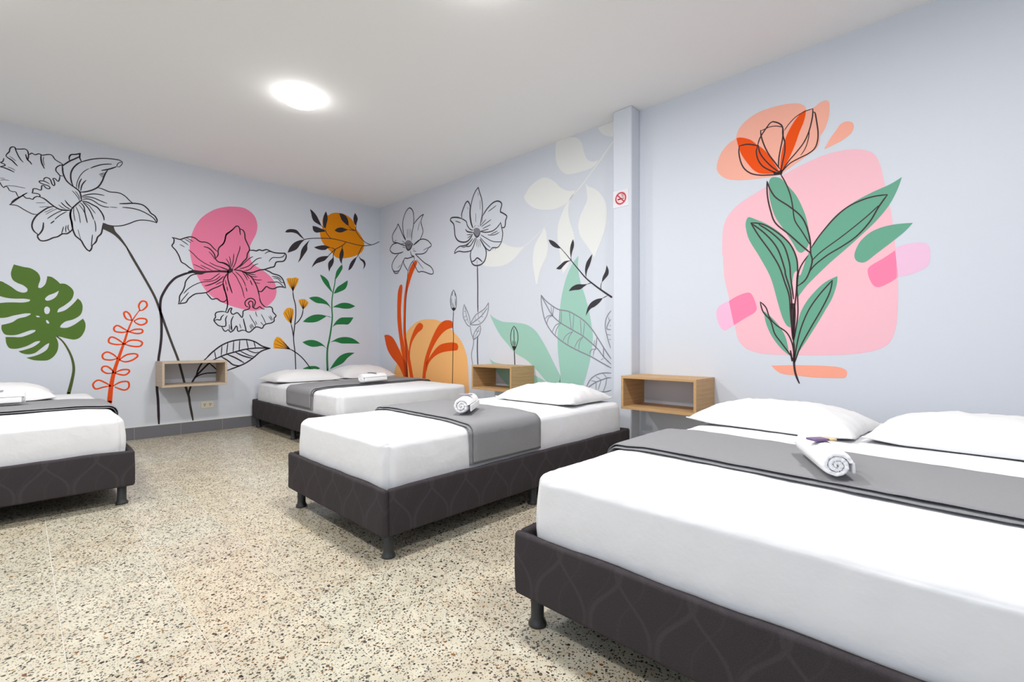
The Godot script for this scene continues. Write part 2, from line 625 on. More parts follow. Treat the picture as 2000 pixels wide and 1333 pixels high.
# a smooth path through the points, broken at the corners; returns [points, corner flags]
func smooth_path(flat: Array, closed: bool) -> Array:
	var p := PackedVector2Array()
	var corner := []
	for i in flat.size() / 2:
		var q := Vector2(flat[i * 2], flat[i * 2 + 1]) * 0.001
		if p.size() > 0 and p[p.size() - 1].is_equal_approx(q):
			corner[p.size() - 1] = true
			continue
		p.append(q)
		corner.append(false)
	var n := p.size()
	var out := PackedVector2Array()
	var flags := []
	var last := n if closed else n - 1
	for i in last:
		var p1 := p[i]
		var p2 := p[(i + 1) % n]
		var c1: bool = corner[i] or (not closed and i == 0)
		var c2: bool = corner[(i + 1) % n] or (not closed and i + 1 == n - 1)
		var seg := p1.distance_to(p2)
		var m1 := (p2 - p1) if c1 else (p2 - p[(i - 1 + n) % n]) * 0.5
		var m2 := (p2 - p1) if c2 else (p[(i + 2) % n] - p1) * 0.5
		if c1 and not c2:
			m1 = (p2 - p1) * 1.5 - m2.limit_length(seg) * 0.5
		if c2 and not c1:
			m2 = (p2 - p1) * 1.5 - m1.limit_length(seg) * 0.5
		m1 = m1.limit_length(seg * 1.1)
		m2 = m2.limit_length(seg * 1.1)
		var sub := clampi(int(seg / 0.007), 2, 7)
		for k in sub:
			var t := float(k) / sub
			var t2 := t * t
			var t3 := t2 * t
			out.append(p1 * (2 * t3 - 3 * t2 + 1) + m1 * (t3 - 2 * t2 + t) + p2 * (-2 * t3 + 3 * t2) + m2 * (t3 - t2))
			flags.append(k == 0 and corner[i])
	if not closed:
		out.append(p[n - 1])
		flags.append(false)
	return [out, flags]

func paint_fill(st: SurfaceTool, flat: Array, left: bool, off: float) -> void:
	var poly: PackedVector2Array = smooth_path(flat, true)[0]
	var idx := Geometry2D.triangulate_polygon(poly)
	if idx.is_empty():
		var raw := PackedVector2Array()
		for i in flat.size() / 2:
			var q := Vector2(flat[i * 2], flat[i * 2 + 1]) * 0.001
			if raw.size() == 0 or not raw[raw.size() - 1].is_equal_approx(q):
				raw.append(q)
		poly = raw
		idx = Geometry2D.triangulate_polygon(poly)
		print("fill fell back: ", flat.slice(0, 6), " -> ", idx.size())
	for i in idx.size() / 3:
		paint_tri(st, poly[idx[i * 3]], poly[idx[i * 3 + 1]], poly[idx[i * 3 + 2]], left, off)

# one triangle of paint, its front to the room
func paint_tri(st: SurfaceTool, a: Vector2, b: Vector2, c: Vector2, left: bool, off: float) -> void:
	st.set_normal(Vector3.RIGHT if left else Vector3.BACK)
	var turn := (b - a).cross(c - a)
	if (turn > 0.0) != left:
		var k := b
		b = c
		c = k
	st.add_vertex(on_wall(a, left, off))
	st.add_vertex(on_wall(b, left, off))
	st.add_vertex(on_wall(c, left, off))

func paint_line(st: SurfaceTool, flat: Array, w0: float, w1: float, left: bool, off: float) -> void:
	var sp := smooth_path(flat, false)
	var q: PackedVector2Array = sp[0]
	var n := q.size()
	var total := 0.0
	for i in n - 1:
		total += q[i].distance_to(q[i + 1])
	var run := 0.0
	var pa := Vector2.ZERO
	var pb := Vector2.ZERO
	for i in n:
		if i > 0:
			run += q[i].distance_to(q[i - 1])
		var d := (q[mini(i + 1, n - 1)] - q[maxi(i - 1, 0)]).normalized()
		var nn := Vector2(-d.y, d.x)
		var t := run / maxf(total, 0.0001)
		var w := lerpf(w0, w1, t) * 0.5
		var ends := minf(run, total - run) / maxf(3.0 * maxf(w0, w1), 0.0001)
		if w0 == w1:
			w *= lerpf(0.62, 1.0, clampf(ends, 0.0, 1.0))
		var a := q[i] + nn * w
		var b := q[i] - nn * w
		if i > 0:
			paint_tri(st, pa, a, b, left, off)
			paint_tri(st, pa, b, pb, left, off)
		if i == 0 or i == n - 1 or sp[1][i]:
			for k in 8:
				paint_tri(st, q[i], q[i] + Vector2.from_angle(TAU * k / 8.0) * w, q[i] + Vector2.from_angle(TAU * (k + 1) / 8.0) * w, left, off)
		pa = a
		pb = b

# ------------------------------------------------------------------ beds
const RAIL_LO := 0.10
const RAIL_HI := 0.295
const BED_TOP := 0.485

# head "x": head at low x, length along x; head "z": head at low z, length along z
func build_beds() -> void:
	make_bed(Vector2(0.26, 2.78), Vector2(2.175, 3.97), "x", "bed below the monstera leaf", 1)
	make_bed(Vector2(0.055, 0.13), Vector2(1.97, 1.53), "x", "double bed in the far corner below the leafy branch", 2)
	make_bed(Vector2(2.83, 0.312), Vector2(3.80, 2.224), "z", "single bed below the mint leaves", 3)
	make_bed(Vector2(4.445, 0.245), Vector2(5.865, 2.155), "z", "double bed below the tulip mural", 4)

func make_bed(lo: Vector2, hi: Vector2, head: String, where: String, sd: int) -> void:
	var t := thing("platform_bed", "charcoal upholstered low " + where, "bed", Vector3(lo.x, 0, lo.y), "charcoal platform beds")
	var w := hi.x - lo.x
	var d := hi.y - lo.y
	var th := 0.028
	var rail := func(called: String, a: Vector2, b: Vector2) -> void:
		var c := (a + b) * 0.5
		var sz := Vector3(b.x - a.x, RAIL_HI - RAIL_LO, b.y - a.y)
		var st := begin()
		var bend := func(p: Vector3, n: Vector3) -> Vector3:
			var k := wob.get_noise_3d((p.x + c.x) * 5.0 + sd * 9.0, p.y * 4.0, (p.z + c.y) * 5.0)
			return p + n * k * 0.0035 + Vector3(0, k * 0.002, 0)
		soft_box(st, sz, 0.0145, 4, 0.05, bend)
		var o := obj(called, finish(st), M.fabric, t)
		o.position = Vector3(c.x, (RAIL_LO + RAIL_HI) * 0.5, c.y)
	if head == "x":
		rail.call("head_rail", Vector2(0, 0), Vector2(th, d))
		rail.call("foot_rail", Vector2(w - th, 0), Vector2(w, d))
		rail.call("side_rail", Vector2(th - 0.004, 0), Vector2(w - th + 0.004, th))
		rail.call("side_rail", Vector2(th - 0.004, d - th), Vector2(w - th + 0.004, d))
	else:
		rail.call("head_rail", Vector2(0, 0), Vector2(w, th))
		rail.call("foot_rail", Vector2(0, d - th), Vector2(w, d))
		rail.call("side_rail", Vector2(0, th - 0.004), Vector2(th, d - th + 0.004))
		rail.call("side_rail", Vector2(w - th, th - 0.004), Vector2(w, d - th + 0.004))
	obj("platform", box_mesh(Vector3(th - 0.002, 0.15, th - 0.002), Vector3(w - th + 0.002, 0.20, d - th + 0.002)), M.lining, t)
	var st := begin()
	lathe(st, Vector3.ZERO, [Vector2(0.0, 0.0), Vector2(0.028, 0.0), Vector2(0.029, 0.005), Vector2(0.027, 0.011), Vector2(0.0215, 0.019), Vector2(0.0205, 0.03), Vector2(0.0205, 0.152), Vector2(0.0, 0.152)], 22)
	var leg := finish(st)
	var spots := []
	var ix := 0.052
	if head == "x":
		for k in [0.05, w * 0.5, w - 0.055]:
			spots.append(Vector2(k, ix))
			spots.append(Vector2(k, d - ix))
	else:
		for k in [0.05, d * 0.5, d - 0.055]:
			spots.append(Vector2(ix, k))
			spots.append(Vector2(w - ix, k))
	for s in spots:
		var o := obj("leg", leg, M.plastic, t)
		o.position = Vector3(s.x, 0, s.y)
	# mattress in a fitted sheet
	var gx := th + 0.009
	var gz := th + 0.009
	var mlo := Vector2(lo.x + gx, lo.y + gz)
	var mhi := Vector2(hi.x - gx, hi.y - gz)
	var msz := Vector3(mhi.x - mlo.x, BED_TOP - 0.20, mhi.y - mlo.y)
	st = begin()
	var bend := func(p: Vector3, n: Vector3) -> Vector3:
		var hx := msz.x * 0.5
		var hz := msz.z * 0.5
		var up := clampf((p.y + msz.y * 0.5) / msz.y, 0.0, 1.0)
		# rounded plan corners
		var r := 0.055
		var q := Vector2(absf(p.x), absf(p.z)) - Vector2(hx - r, hz - r)
		var out := p
		if q.x > 0.0 and q.y > 0.0:
			var l := q.length()
			if l > 0.0001:
				var want := maxf(q.x, q.y)
				q = q * (want / l)
				out.x = signf(p.x) * (hx - r + q.x)
				out.z = signf(p.z) * (hz - r + q.y)
		# sides bulge a little, the top dips at the rim and carries soft dents
		var side := 1.0 - absf(n.y)
		out += Vector3(n.x, 0, n.z) * (0.010 * sin(PI * clampf(up * 1.1, 0.0, 1.0)) - 0.004) * side
		var a := wob.get_noise_3d(p.x * 1.7 + sd * 5.0, 0.0, p.z * 1.7)
		var f := wob.get_noise_3d(p.x * 9.0 + sd * 7.0, p.y * 5.0, p.z * 9.0)
		var edge := minf(hx - absf(p.x), hz - absf(p.z))
		if n.y > 0.3:
			out.y += a * 0.003 - 0.012 * exp(-edge * edge / 0.010) * absf(n.y)
		var g := wob.get_noise_3d(p.x * 22.0 + sd * 3.0, p.y * 9.0, p.z * 22.0)
		var rim := exp(-pow((p.y - (msz.y * 0.5 - 0.03)) / 0.035, 2.0)) * exp(-edge * edge / 0.004)
		var near := Vector2(hx - absf(p.x), hz - absf(p.z)).length()
		out += n * (f * 0.0026 + g * 0.0028 * rim + g * 0.004 * exp(-near * near / 0.012)) * (1.0 if n.y > -0.2 else 0.0)
		return out
	soft_box(st, msz, 0.045, 6, 0.024, bend)
	var m := thing("mattress", "white sheeted mattress of the " + where, "mattress", Vector3((mlo.x + mhi.x) * 0.5, 0.2, (mlo.y + mhi.y) * 0.5), "white mattresses")
	var o := obj("fitted_sheet", finish(st), M.sheet, m)
	o.position = Vector3(0, msz.y * 0.5 + 0.001, 0)
	# runner and pillows
	if sd == 1:
		runner("grey folded runner on the " + where, "z", mlo, mhi, 1.10, 1.66, 1.12, 1.70, 0.16, 0.14)
		pillow("white pillow on the " + where, Vector2(0.68, 3.37), Vector2(0.50, 0.66), 0.0, 11, 0.105)
	elif sd == 2:
		runner("grey folded runner on the " + where, "z", mlo, mhi, 0.82, 1.32, 0.93, 1.48, 0.05, 0.175)
		pillow("white pillow on the far corner bed, below the yellow flowers", Vector2(0.40, 1.16), Vector2(0.50, 0.68), 0.02, 12, 0.10)
		pillow("white pillow on the far corner bed, beside the peach half disc", Vector2(0.37, 0.465), Vector2(0.50, 0.64), -0.03, 13, 0.125)
	elif sd == 3:
		runner("grey folded runner on the " + where, "x", mlo, mhi, 1.235, 1.72, 1.235, 1.75, 0.05, 0.185)
		pillow("white pillow on the " + where, Vector2(3.40, 0.655), Vector2(0.64, 0.50), 0.03, 14, 0.098)
	else:
		runner("grey folded runner on the " + where, "x", mlo, mhi, 1.17, 1.655, 1.30, 1.775, 0.10, 0.10)
		pillow("white pillow next to the oak box shelf, below the tulip mural", Vector2(4.825, 0.70), Vector2(0.70, 0.50), -0.10, 15, 0.098)
		pillow("white pillow below the tulip mural, farther from the oak box shelf", Vector2(5.52, 0.69), Vector2(0.68, 0.50), -0.06, 16, 0.102)

# a double-folded strip of blanket across the bed: across = axis it runs along; a0..b0 its edges at the low end, a1..b1 at the high end
func runner(label: String, across: String, mlo: Vector2, mhi: Vector2, a0: float, b0: float, a1: float, b1: float, drop_lo: float, drop_hi: float) -> void:
	var t := thing("bed_runner", label, "blanket", Vector3(0, 0, 0), "grey bed runners")
	var s0 := mlo.x if across == "x" else mlo.y
	var s1 := mhi.x if across == "x" else mhi.y
	var top := BED_TOP + 0.004
	t.position = Vector3((s0 + s1) * 0.5, BED_TOP, (a0 + b0) * 0.5) if across == "x" else Vector3((a0 + b0) * 0.5, BED_TOP, (s0 + s1) * 0.5)
	for layer in 2:
		var base := 0.002 + layer * 0.0105
		var thick := 0.0078
		# cross-section: up the low side, over the top, down the high side
		var path := []
		var rr := 0.036
		var y_lo := top - drop_lo
		var y_hi := top - drop_hi
		var cut := 0.0 if layer == 0 else 0.012
		var sec := func(s: float, y: float, nx: float, ny: float) -> void: path.append([Vector2(s, y), Vector2(nx, ny).normalized()])
		var y := y_lo + cut
		while y < top - rr:
			sec.call(s0 - 0.008, y, -1.0, 0.0)
			y += 0.02
		for k in 7:
			var a := PI * 0.5 * k / 6.0
			sec.call(s0 - 0.008 + rr - rr * cos(a), top - rr - 0.010 + (rr) * sin(a), -cos(a), sin(a))
		var n := int((s1 - s0) / 0.035)
		for k in range(1, n):
			var f := float(k) / n
			var e := minf(f, 1.0 - f) * (s1 - s0)
			sec.call(lerpf(s0 + rr, s1 - rr, f), top - 0.010 * exp(-e * e / 0.006), 0.0, 1.0)
		for k in 7:
			var a := PI * 0.5 * (1.0 - k / 6.0)
			sec.call(s1 + 0.008 - rr + rr * cos(a), top - rr - 0.010 + (rr) * sin(a), cos(a), sin(a))
		y = top - rr - 0.012
		while y > y_hi + cut:
			sec.call(s1 + 0.008, y, 1.0, 0.0)
			y -= 0.02
		sec.call(s1 + 0.008, y_hi + cut, 1.0, 0.0)
		var W := 16
		var rows_out := []
		var rows_in := []
		for i in path.size():
			var c: Vector2 = path[i][0]
			var nn: Vector2 = path[i][1]
			var f := clampf((c.x - s0) / (s1 - s0), 0.0, 1.0)
			var ea := lerpf(a0, a1, f) + (0.012 if layer == 1 else 0.0) + 0.004 * wob.get_noise_2d(i * 0.9, a0 * 30.0 + layer * 7.0)
			var eb := lerpf(b0, b1, f) - (0.013 if layer == 1 else 0.0) + 0.005 * wob.get_noise_2d(i * 0.9 + 50.0, b0 * 30.0 + layer * 7.0)
			var ro := PackedVector3Array()
			var ri := PackedVector3Array()
			for j in W + 1:
				var g := float(j) / W
				var l := lerpf(ea, eb, g)
				var puff := 0.0022 * wob.get_noise_2d(c.x * 7.0 + c.y * 7.0 + layer * 20.0, l * 9.0 + b0 * 11.0)
				var roundoff := 0.5 * thick * pow(absf(g * 2.0 - 1.0), 10.0)
				var po := c + nn * (base + thick + puff - roundoff)
				var pi := c + nn * (base + puff * 0.5 + roundoff * 0.6)
				ro.append(Vector3(po.x, po.y, l) if across == "x" else Vector3(l, po.y, po.x))
				ri.append(Vector3(pi.x, pi.y, l) if across == "x" else Vector3(l, pi.y, pi.x))
			rows_out.append(ro)
			rows_in.append(ri)
		var st := begin()
		st.set_smooth_group(0)
		var flip := across == "z"
		for i in path.size() - 1:
			for j in W:
				rq(st, rows_out[i][j], rows_out[i][j + 1], rows_out[i + 1][j + 1], rows_out[i + 1][j], t.position, not flip)
				rq(st, rows_in[i][j], rows_in[i][j + 1], rows_in[i + 1][j + 1], rows_in[i + 1][j], t.position, flip)
			rq(st, rows_out[i][0], rows_out[i + 1][0], rows_in[i + 1][0], rows_in[i][0], t.position, not flip)
			rq(st, rows_out[i][W], rows_out[i + 1][W], rows_in[i + 1][W], rows_in[i][W], t.position, flip)
		for e in [0, path.size() - 1]:
			for j in W:
				rq(st, rows_out[e][j], rows_out[e][j + 1], rows_in[e][j + 1], rows_in[e][j], t.position, (e == 0) == flip)
		obj("lower_fold" if layer == 0 else "upper_fold", finish(st), M.runner, t)

func rq(st: SurfaceTool, a: Vector3, b: Vector3, c: Vector3, d: Vector3, o: Vector3, flip: bool) -> void:
	if flip:
		quad(st, a - o, d - o, c - o, b - o)
	else:
		quad(st, a - o, b - o, c - o, d - o)

func pillow(label: String, at: Vector2, size: Vector2, turn: float, sd: int, thick: float) -> void:
	var t := thing("pillow", label, "pillow", Vector3(at.x, BED_TOP + 0.006, at.y), "white pillows")
	t.rotation.y = turn
	var n := 40
	var st := begin()
	st.set_smooth_group(0)
	var top := []
	var bot := []
	var hx := size.x * 0.5
	var hz := size.y * 0.5
	for i in n + 1:
		var ra := PackedVector3Array()
		var rb := PackedVector3Array()
		for j in n + 1:
			var u := sin((float(i) / n - 0.5) * PI)
			var v := sin((float(j) / n - 0.5) * PI)
			var x := u * hx * (1.0 - 0.055 * (1.0 - v * v) * absf(u) - 0.02 * wob.get_noise_2d(v * 3.0 + sd, u))
			var z := v * hz * (1.0 - 0.055 * (1.0 - u * u) * absf(v) - 0.02 * wob.get_noise_2d(u * 3.0 - sd, v))
			var body := pow(maxf(0.0, 1.0 - pow(absf(u), 3.0)), 0.55) * pow(maxf(0.0, 1.0 - pow(absf(v), 3.0)), 0.55)
			var crease := wob.get_noise_2d(x * 7.0 + sd * 3.0, z * 7.0) * 0.010 + wob.get_noise_2d(x * 18.0 + sd, z * 18.0) * 0.0045
			# gathers run in from the corners
			var cu := absf(u)
			var cv := absf(v)
			var ang := atan2(1.05 - cv, 1.05 - cu)
			crease += 0.006 * sin(ang * 13.0 + sd + signf(u) * 2.0 + signf(v)) * smoothstep(0.45, 0.95, cu * cv)
			var y := 0.006 + body * (thick + crease) + 0.006
			var yb := 0.006 - 0.006 * pow(body, 0.3) + 0.012 * smoothstep(0.6, 1.0, cu * cv)
			if body < 0.001:
				y = yb + 0.004
			ra.append(Vector3(x, maxf(y, yb + 0.004), z))
			rb.append(Vector3(x, maxf(0.0, yb), z))
		top.append(ra)
		bot.append(rb)
	for i in n:
		for j in n:
			quad(st, top[i][j], top[i + 1][j], top[i + 1][j + 1], top[i][j + 1])
			quad(st, bot[i][j], bot[i][j + 1], bot[i + 1][j + 1], bot[i + 1][j])
	for i in n:
		quad(st, top[i][0], bot[i][0], bot[i + 1][0], top[i + 1][0])
		quad(st, top[i][n], top[i + 1][n], bot[i + 1][n], bot[i][n])
		quad(st, top[0][i], top[0][i + 1], bot[0][i + 1], bot[0][i])
		quad(st, top[n][i], bot[n][i], bot[n][i + 1], top[n][i + 1])
	obj("pillowcase", finish(st), M.pillow, t)

# ------------------------------------------------------------------ shelves
func build_shelves() -> void:
	box_shelf("pale wooden open box shelf on the wall with the daffodil stem", Vector3(0.0, 0.482, 1.826), Vector3(0.30, 0.713, 2.340), "z", M.ash)
	box_shelf("oak coloured open box shelf between the far double bed and the single bed", Vector3(2.138, 0.455, 0.0), Vector3(2.652, 0.679, 0.30), "x", M.oak)
	box_shelf("oak coloured open box shelf beside the pilaster and the tulip mural", Vector3(3.7205, 0.422, 0.0), Vector3(4.253, 0.653, 0.30), "x", M.oak)

func box_shelf(label: String, lo: Vector3, hi: Vector3, along: String, m: Material) -> void:
	var at := Vector3((lo.x + hi.x) * 0.5, lo.y, (lo.z + hi.z) * 0.5)
	if along == "x":
		at.z = 0.0
	else:
		at.x = 0.0
	var t := thing("box_shelf", label, "shelf", at, "wall box shelves")
	var a := lo - at
	var b := hi - at
	var k := 0.018
	var g := 0 if along == "x" else 2
	obj("top_panel", box_mesh(Vector3(a.x, b.y - k, a.z), b, 0.001, g), m, t)
	obj("bottom_panel", box_mesh(a, Vector3(b.x, a.y + k, b.z), 0.001, g), m, t)
	if along == "x":
		obj("side_panel", box_mesh(Vector3(a.x, a.y + k, a.z), Vector3(a.x + k, b.y - k, b.z), 0.001, 2), m, t)
		obj("side_panel", box_mesh(Vector3(b.x - k, a.y + k, a.z), Vector3(b.x, b.y - k, b.z), 0.001, 2), m, t)
		for x in [a.x + k + 0.03, b.x - k - 0.03]:
			obj("mounting_block", box_mesh(Vector3(x - 0.011, b.y - k - 0.014, 0.0), Vector3(x + 0.011, b.y - k, 0.02), 0.002), M.white_plastic, t)
	else:
		obj("side_panel", box_mesh(Vector3(a.x, a.y + k, a.z), Vector3(b.x, b.y - k, a.z + k), 0.001, 0), m, t)
		obj("side_panel", box_mesh(Vector3(a.x, a.y + k, b.z - k), Vector3(b.x, b.y - k, b.z), 0.001, 0), m, t)
		for z in [a.z + k + 0.03, b.z - k - 0.03]:
			obj("mounting_block", box_mesh(Vector3(0.0, b.y - k - 0.014, z - 0.011), Vector3(0.02, b.y - k, z + 0.011), 0.002), M.white_plastic, t)

# ------------------------------------------------------------------ towels
func build_towels() -> void:
	var y := BED_TOP + 0.0265
	towel("rolled white towel on the runner of the double bed below the tulip mural", Vector3(5.214, y, 1.695), Vector3(5.085, y, 1.42), 0.042, 1)
	towel("rolled white towel on the runner of the single bed", Vector3(3.60, y, 1.655), Vector3(3.43, y, 1.44), 0.047, 2)
	towel("rolled white towel on the runner of the far corner bed", Vector3(1.42, y, 1.03), Vector3(1.35, y, 0.74), 0.044, 3)
	towel("rolled white towel on the runner of the bed below the monstera leaf", Vector3(1.36, y, 3.52), Vector3(1.36, y, 3.20), 0.044, 4)
	sachet("purple and beige soap sachet on the rolled towel of the tulip mural bed", Vector3(5.155, y + 0.0845, 1.575), 0.95, M.purple, M.beige, 0.075)
	sachet("grey soap sachet on the rolled towel of the single bed", Vector3(3.53, y + 0.0945, 1.565), 0.9, M.greyfoil, M.greyfoil, 0.07)
	sachet("dark grey soap sachet on the rolled towel of the far corner bed", Vector3(1.39, y + 0.0885, 0.90), 1.3, M.darkfoil, M.greyfoil, 0.08)
	sachet("violet soap sachet on the rolled towel of the bed below the monstera leaf", Vector3(1.36, y + 0.0885, 3.33), 1.5, M.purple, M.greyfoil, 0.085)

# a strip of towelling wound into a spiral; from = the end that shows, to = the other end
func towel(label: String, from: Vector3, to: Vector3, rad: float, sd: int) -> void:
	var t := thing("rolled_towel", label, "towel", from, "rolled white towels")
	var axis := to - from
	var len := axis.length()
	t.rotation.y = atan2(-axis.x, -axis.z)
	# in local axes the roll runs along -z from 0 to -len, resting on y = 0
	var turns := 2.7
	var n := 110
	var pitch := (rad - 0.006) / turns
	var inner := []
	var outer := []
	for i in n + 1:
		var f := float(i) / n
		var a := (1.0 - f) * turns * TAU + 0.25
		var r := 0.006 + pitch * turns * f
		var w := 0.0022 * wob.get_noise_2d(i * 0.8, sd * 13.0)
		var dir := Vector2(cos(a), sin(a))
		var th := pitch * 0.965
		outer.append(dir * (r + w))
		inner.append(dir * maxf(0.001, r - th + w))
	outer.reverse()
	inner.reverse()
	var st := begin()
	st.set_smooth_group(0)
	var K := 12
	var pt := func(p: Vector2, k: int, out: bool) -> Vector3:
		var g := float(k) / K
		var e := pow(absf(g * 2.0 - 1.0), 8.0)
		var sag := 1.0 - 0.05 * e + 0.015 * wob.get_noise_2d(g * 6.0 + sd, p.angle())
		var q := p * sag
		if out:
			q *= 1.0 - 0.05 * pow(absf(g * 2.0 - 1.0), 16.0)
		var yy := q.y
		if yy < -rad * 0.86:
			yy = lerpf(yy, -rad * 0.86, 0.7)
		return Vector3(q.x * 1.04, yy + rad * 0.93, -len * g + 0.006 * wob.get_noise_2d(p.x * 90.0 + sd, p.y * 90.0) * e)
	for i in n:
		for k in K:
			quad(st, pt.call(outer[i], k, true), pt.call(outer[i], k + 1, true), pt.call(outer[i + 1], k + 1, true), pt.call(outer[i + 1], k, true))
			if i > n - 45:
				quad(st, pt.call(inner[i], k, false), pt.call(inner[i + 1], k, false), pt.call(inner[i + 1], k + 1, false), pt.call(inner[i], k + 1, false))
		for k in [0, K]:
			var a: Vector3 = pt.call(outer[i], k, true)
			var b: Vector3 = pt.call(outer[i + 1], k, true)
			var c: Vector3 = pt.call(inner[i + 1], k, false)
			var d: Vector3 = pt.call(inner[i], k, false)
			var bulge := Vector3(0, 0, 0.004 if k == 0 else -0.004)
			var e := (a + d) * 0.5 + bulge
			var f := (b + c) * 0.5 + bulge
			if k == 0:
				quad(st, a, b, f, e)
				quad(st, e, f, c, d)
			else:
				quad(st, b, a, e, f)
				quad(st, f, e, d, c)
	obj("roll", finish(st), M.towel, t)
	# the loose outer end of the strip
	st = begin()
	var lip := func(p: Vector3, nn: Vector3) -> Vector3:
		return p + nn * 0.0016 * wob.get_noise_3d(p.x * 60.0, p.y * 60.0, p.z * 30.0 + sd)
	soft_box(st, Vector3(0.008, rad * 0.72, len * 0.93), 0.0038, 3, 0.03, lip)
	var o := obj("loose_flap", finish(st), M.towel, t)
	o.position = Vector3(rad * 1.0, rad * 0.74, -len * 0.5)
	o.rotation.z = 0.08

func sachet(label: String, at: Vector3, turn: float, m: Material, m2: Material, w: float) -> void:
	var t := thing("soap_sachet", label, "soap", at, "soap sachets on the towels")
	t.rotation.y = turn
	var st := begin()
	var bow := func(p: Vector3, n: Vector3) -> Vector3:
		return p + Vector3(0, -0.12 * p.x * p.x, 0)
	soft_box(st, Vector3(w * 0.68, 0.007, 0.036), 0.003, 2, 0.012, bow)
	var o := obj("wrapper", finish(st), m, t)
	o.position = Vector3(-w * 0.16, 0, 0)
	st = begin()
	soft_box(st, Vector3(w * 0.33, 0.007, 0.036), 0.003, 2, 0.012, bow)
	o = obj("wrapper_end", finish(st), m2, t)
	o.position = Vector3(w * 0.345, -0.001, 0)

# ------------------------------------------------------------------ sign and socket
func build_small() -> void:
	var t := thing("no_smoking_sign", "square no smoking sign with a red ring and bar on the pilaster", "sign", Vector3(3.613, 1.960, 0.12))
	obj("plate", box_mesh(Vector3(-0.065, -0.064, 0.0), Vector3(0.065, 0.064, 0.003), 0.0008), M.sign_plate, t)
	var st := begin()
	ring(st, 0.0, 0.052, 0.0034)
	obj("pale_disc", finish(st), M.sign_pink, t)
	st = begin()
	ring(st, 0.036, 0.046, 0.0040)
	obj("red_ring", finish(st), M.sign_red, t)
	st = begin()
	bar(st, Vector2(-0.028, 0.028), Vector2(0.028, -0.028), 0.009, 0.0048)
	obj("red_bar", finish(st), M.sign_red, t)
	st = begin()
	bar(st, Vector2(-0.026, -0.006), Vector2(0.016, -0.004), 0.008, 0.0044)
	bar(st, Vector2(0.020, -0.004), Vector2(0.026, -0.004), 0.008, 0.0044)
	obj("cigarette", finish(st), M.dark, t)
	st = begin()
	for k in 2:
		var prev := Vector2(0.004 + k * 0.010, 0.030)
		for i in range(1, 8):
			var f := i / 7.0
			var nx := Vector2(0.004 + k * 0.010 + 0.014 * f + 0.004 * sin(f * 6.0), 0.030 - 0.022 * f)
			bar(st, prev, nx, 0.003, 0.0044)
			prev = nx
	obj("smoke", finish(st), M.dark, t)
	# socket under the pale shelf
	t = thing("wall_outlet", "ivory double wall socket below the pale box shelf", "socket", Vector3(0.0, 0.268, 1.921))
	obj("cover_plate", box_mesh(Vector3(0.0, -0.034, -0.055), Vector3(0.006, 0.034, 0.055), 0.002), M.ivory, t)
	for z in [-0.024, 0.024]:
		var o := obj("outlet_face", box_mesh(Vector3(0.005, -0.017, z - 0.015), Vector3(0.0085, 0.017, z + 0.015), 0.0015), M.ivory, t)
		for s in [[0.006, -0.006], [0.006, 0.006], [-0.008, 0.0]]:
			obj("slot", box_mesh(Vector3(0.008, s[0] - 0.005, z + s[1] - 0.0026), Vector3(0.0089, s[0] + 0.005, z + s[1] + 0.0026)), M.dark, o)

func ring(st: SurfaceTool, r0: float, r1: float, z: float) -> void:
	st.set_smooth_group(-1)
	for k in 40:
		var d0 := Vector3(cos(TAU * k / 40.0), sin(TAU * k / 40.0), 0)
		var d1 := Vector3(cos(TAU * (k + 1) / 40.0), sin(TAU * (k + 1) / 40.0), 0)
		var up := Vector3(0, 0, z)
		if r0 > 0.0:
			quad(st, d0 * r0 + up, d1 * r0 + up, d1 * r1 + up, d0 * r1 + up)
		else:
			tri(st, up, d1 * r1 + up, d0 * r1 + up)

func bar(st: SurfaceTool, a: Vector2, b: Vector2, w: float, z: float) -> void:
	var d := (b - a).normalized()
	var n := Vector2(-d.y, d.x) * w * 0.5
	var p := [a + n, b + n, b - n, a - n]
	st.set_smooth_group(-1)
	quad(st, Vector3(p[0].x, p[0].y, z), Vector3(p[1].x, p[1].y, z), Vector3(p[2].x, p[2].y, z), Vector3(p[3].x, p[3].y, z))

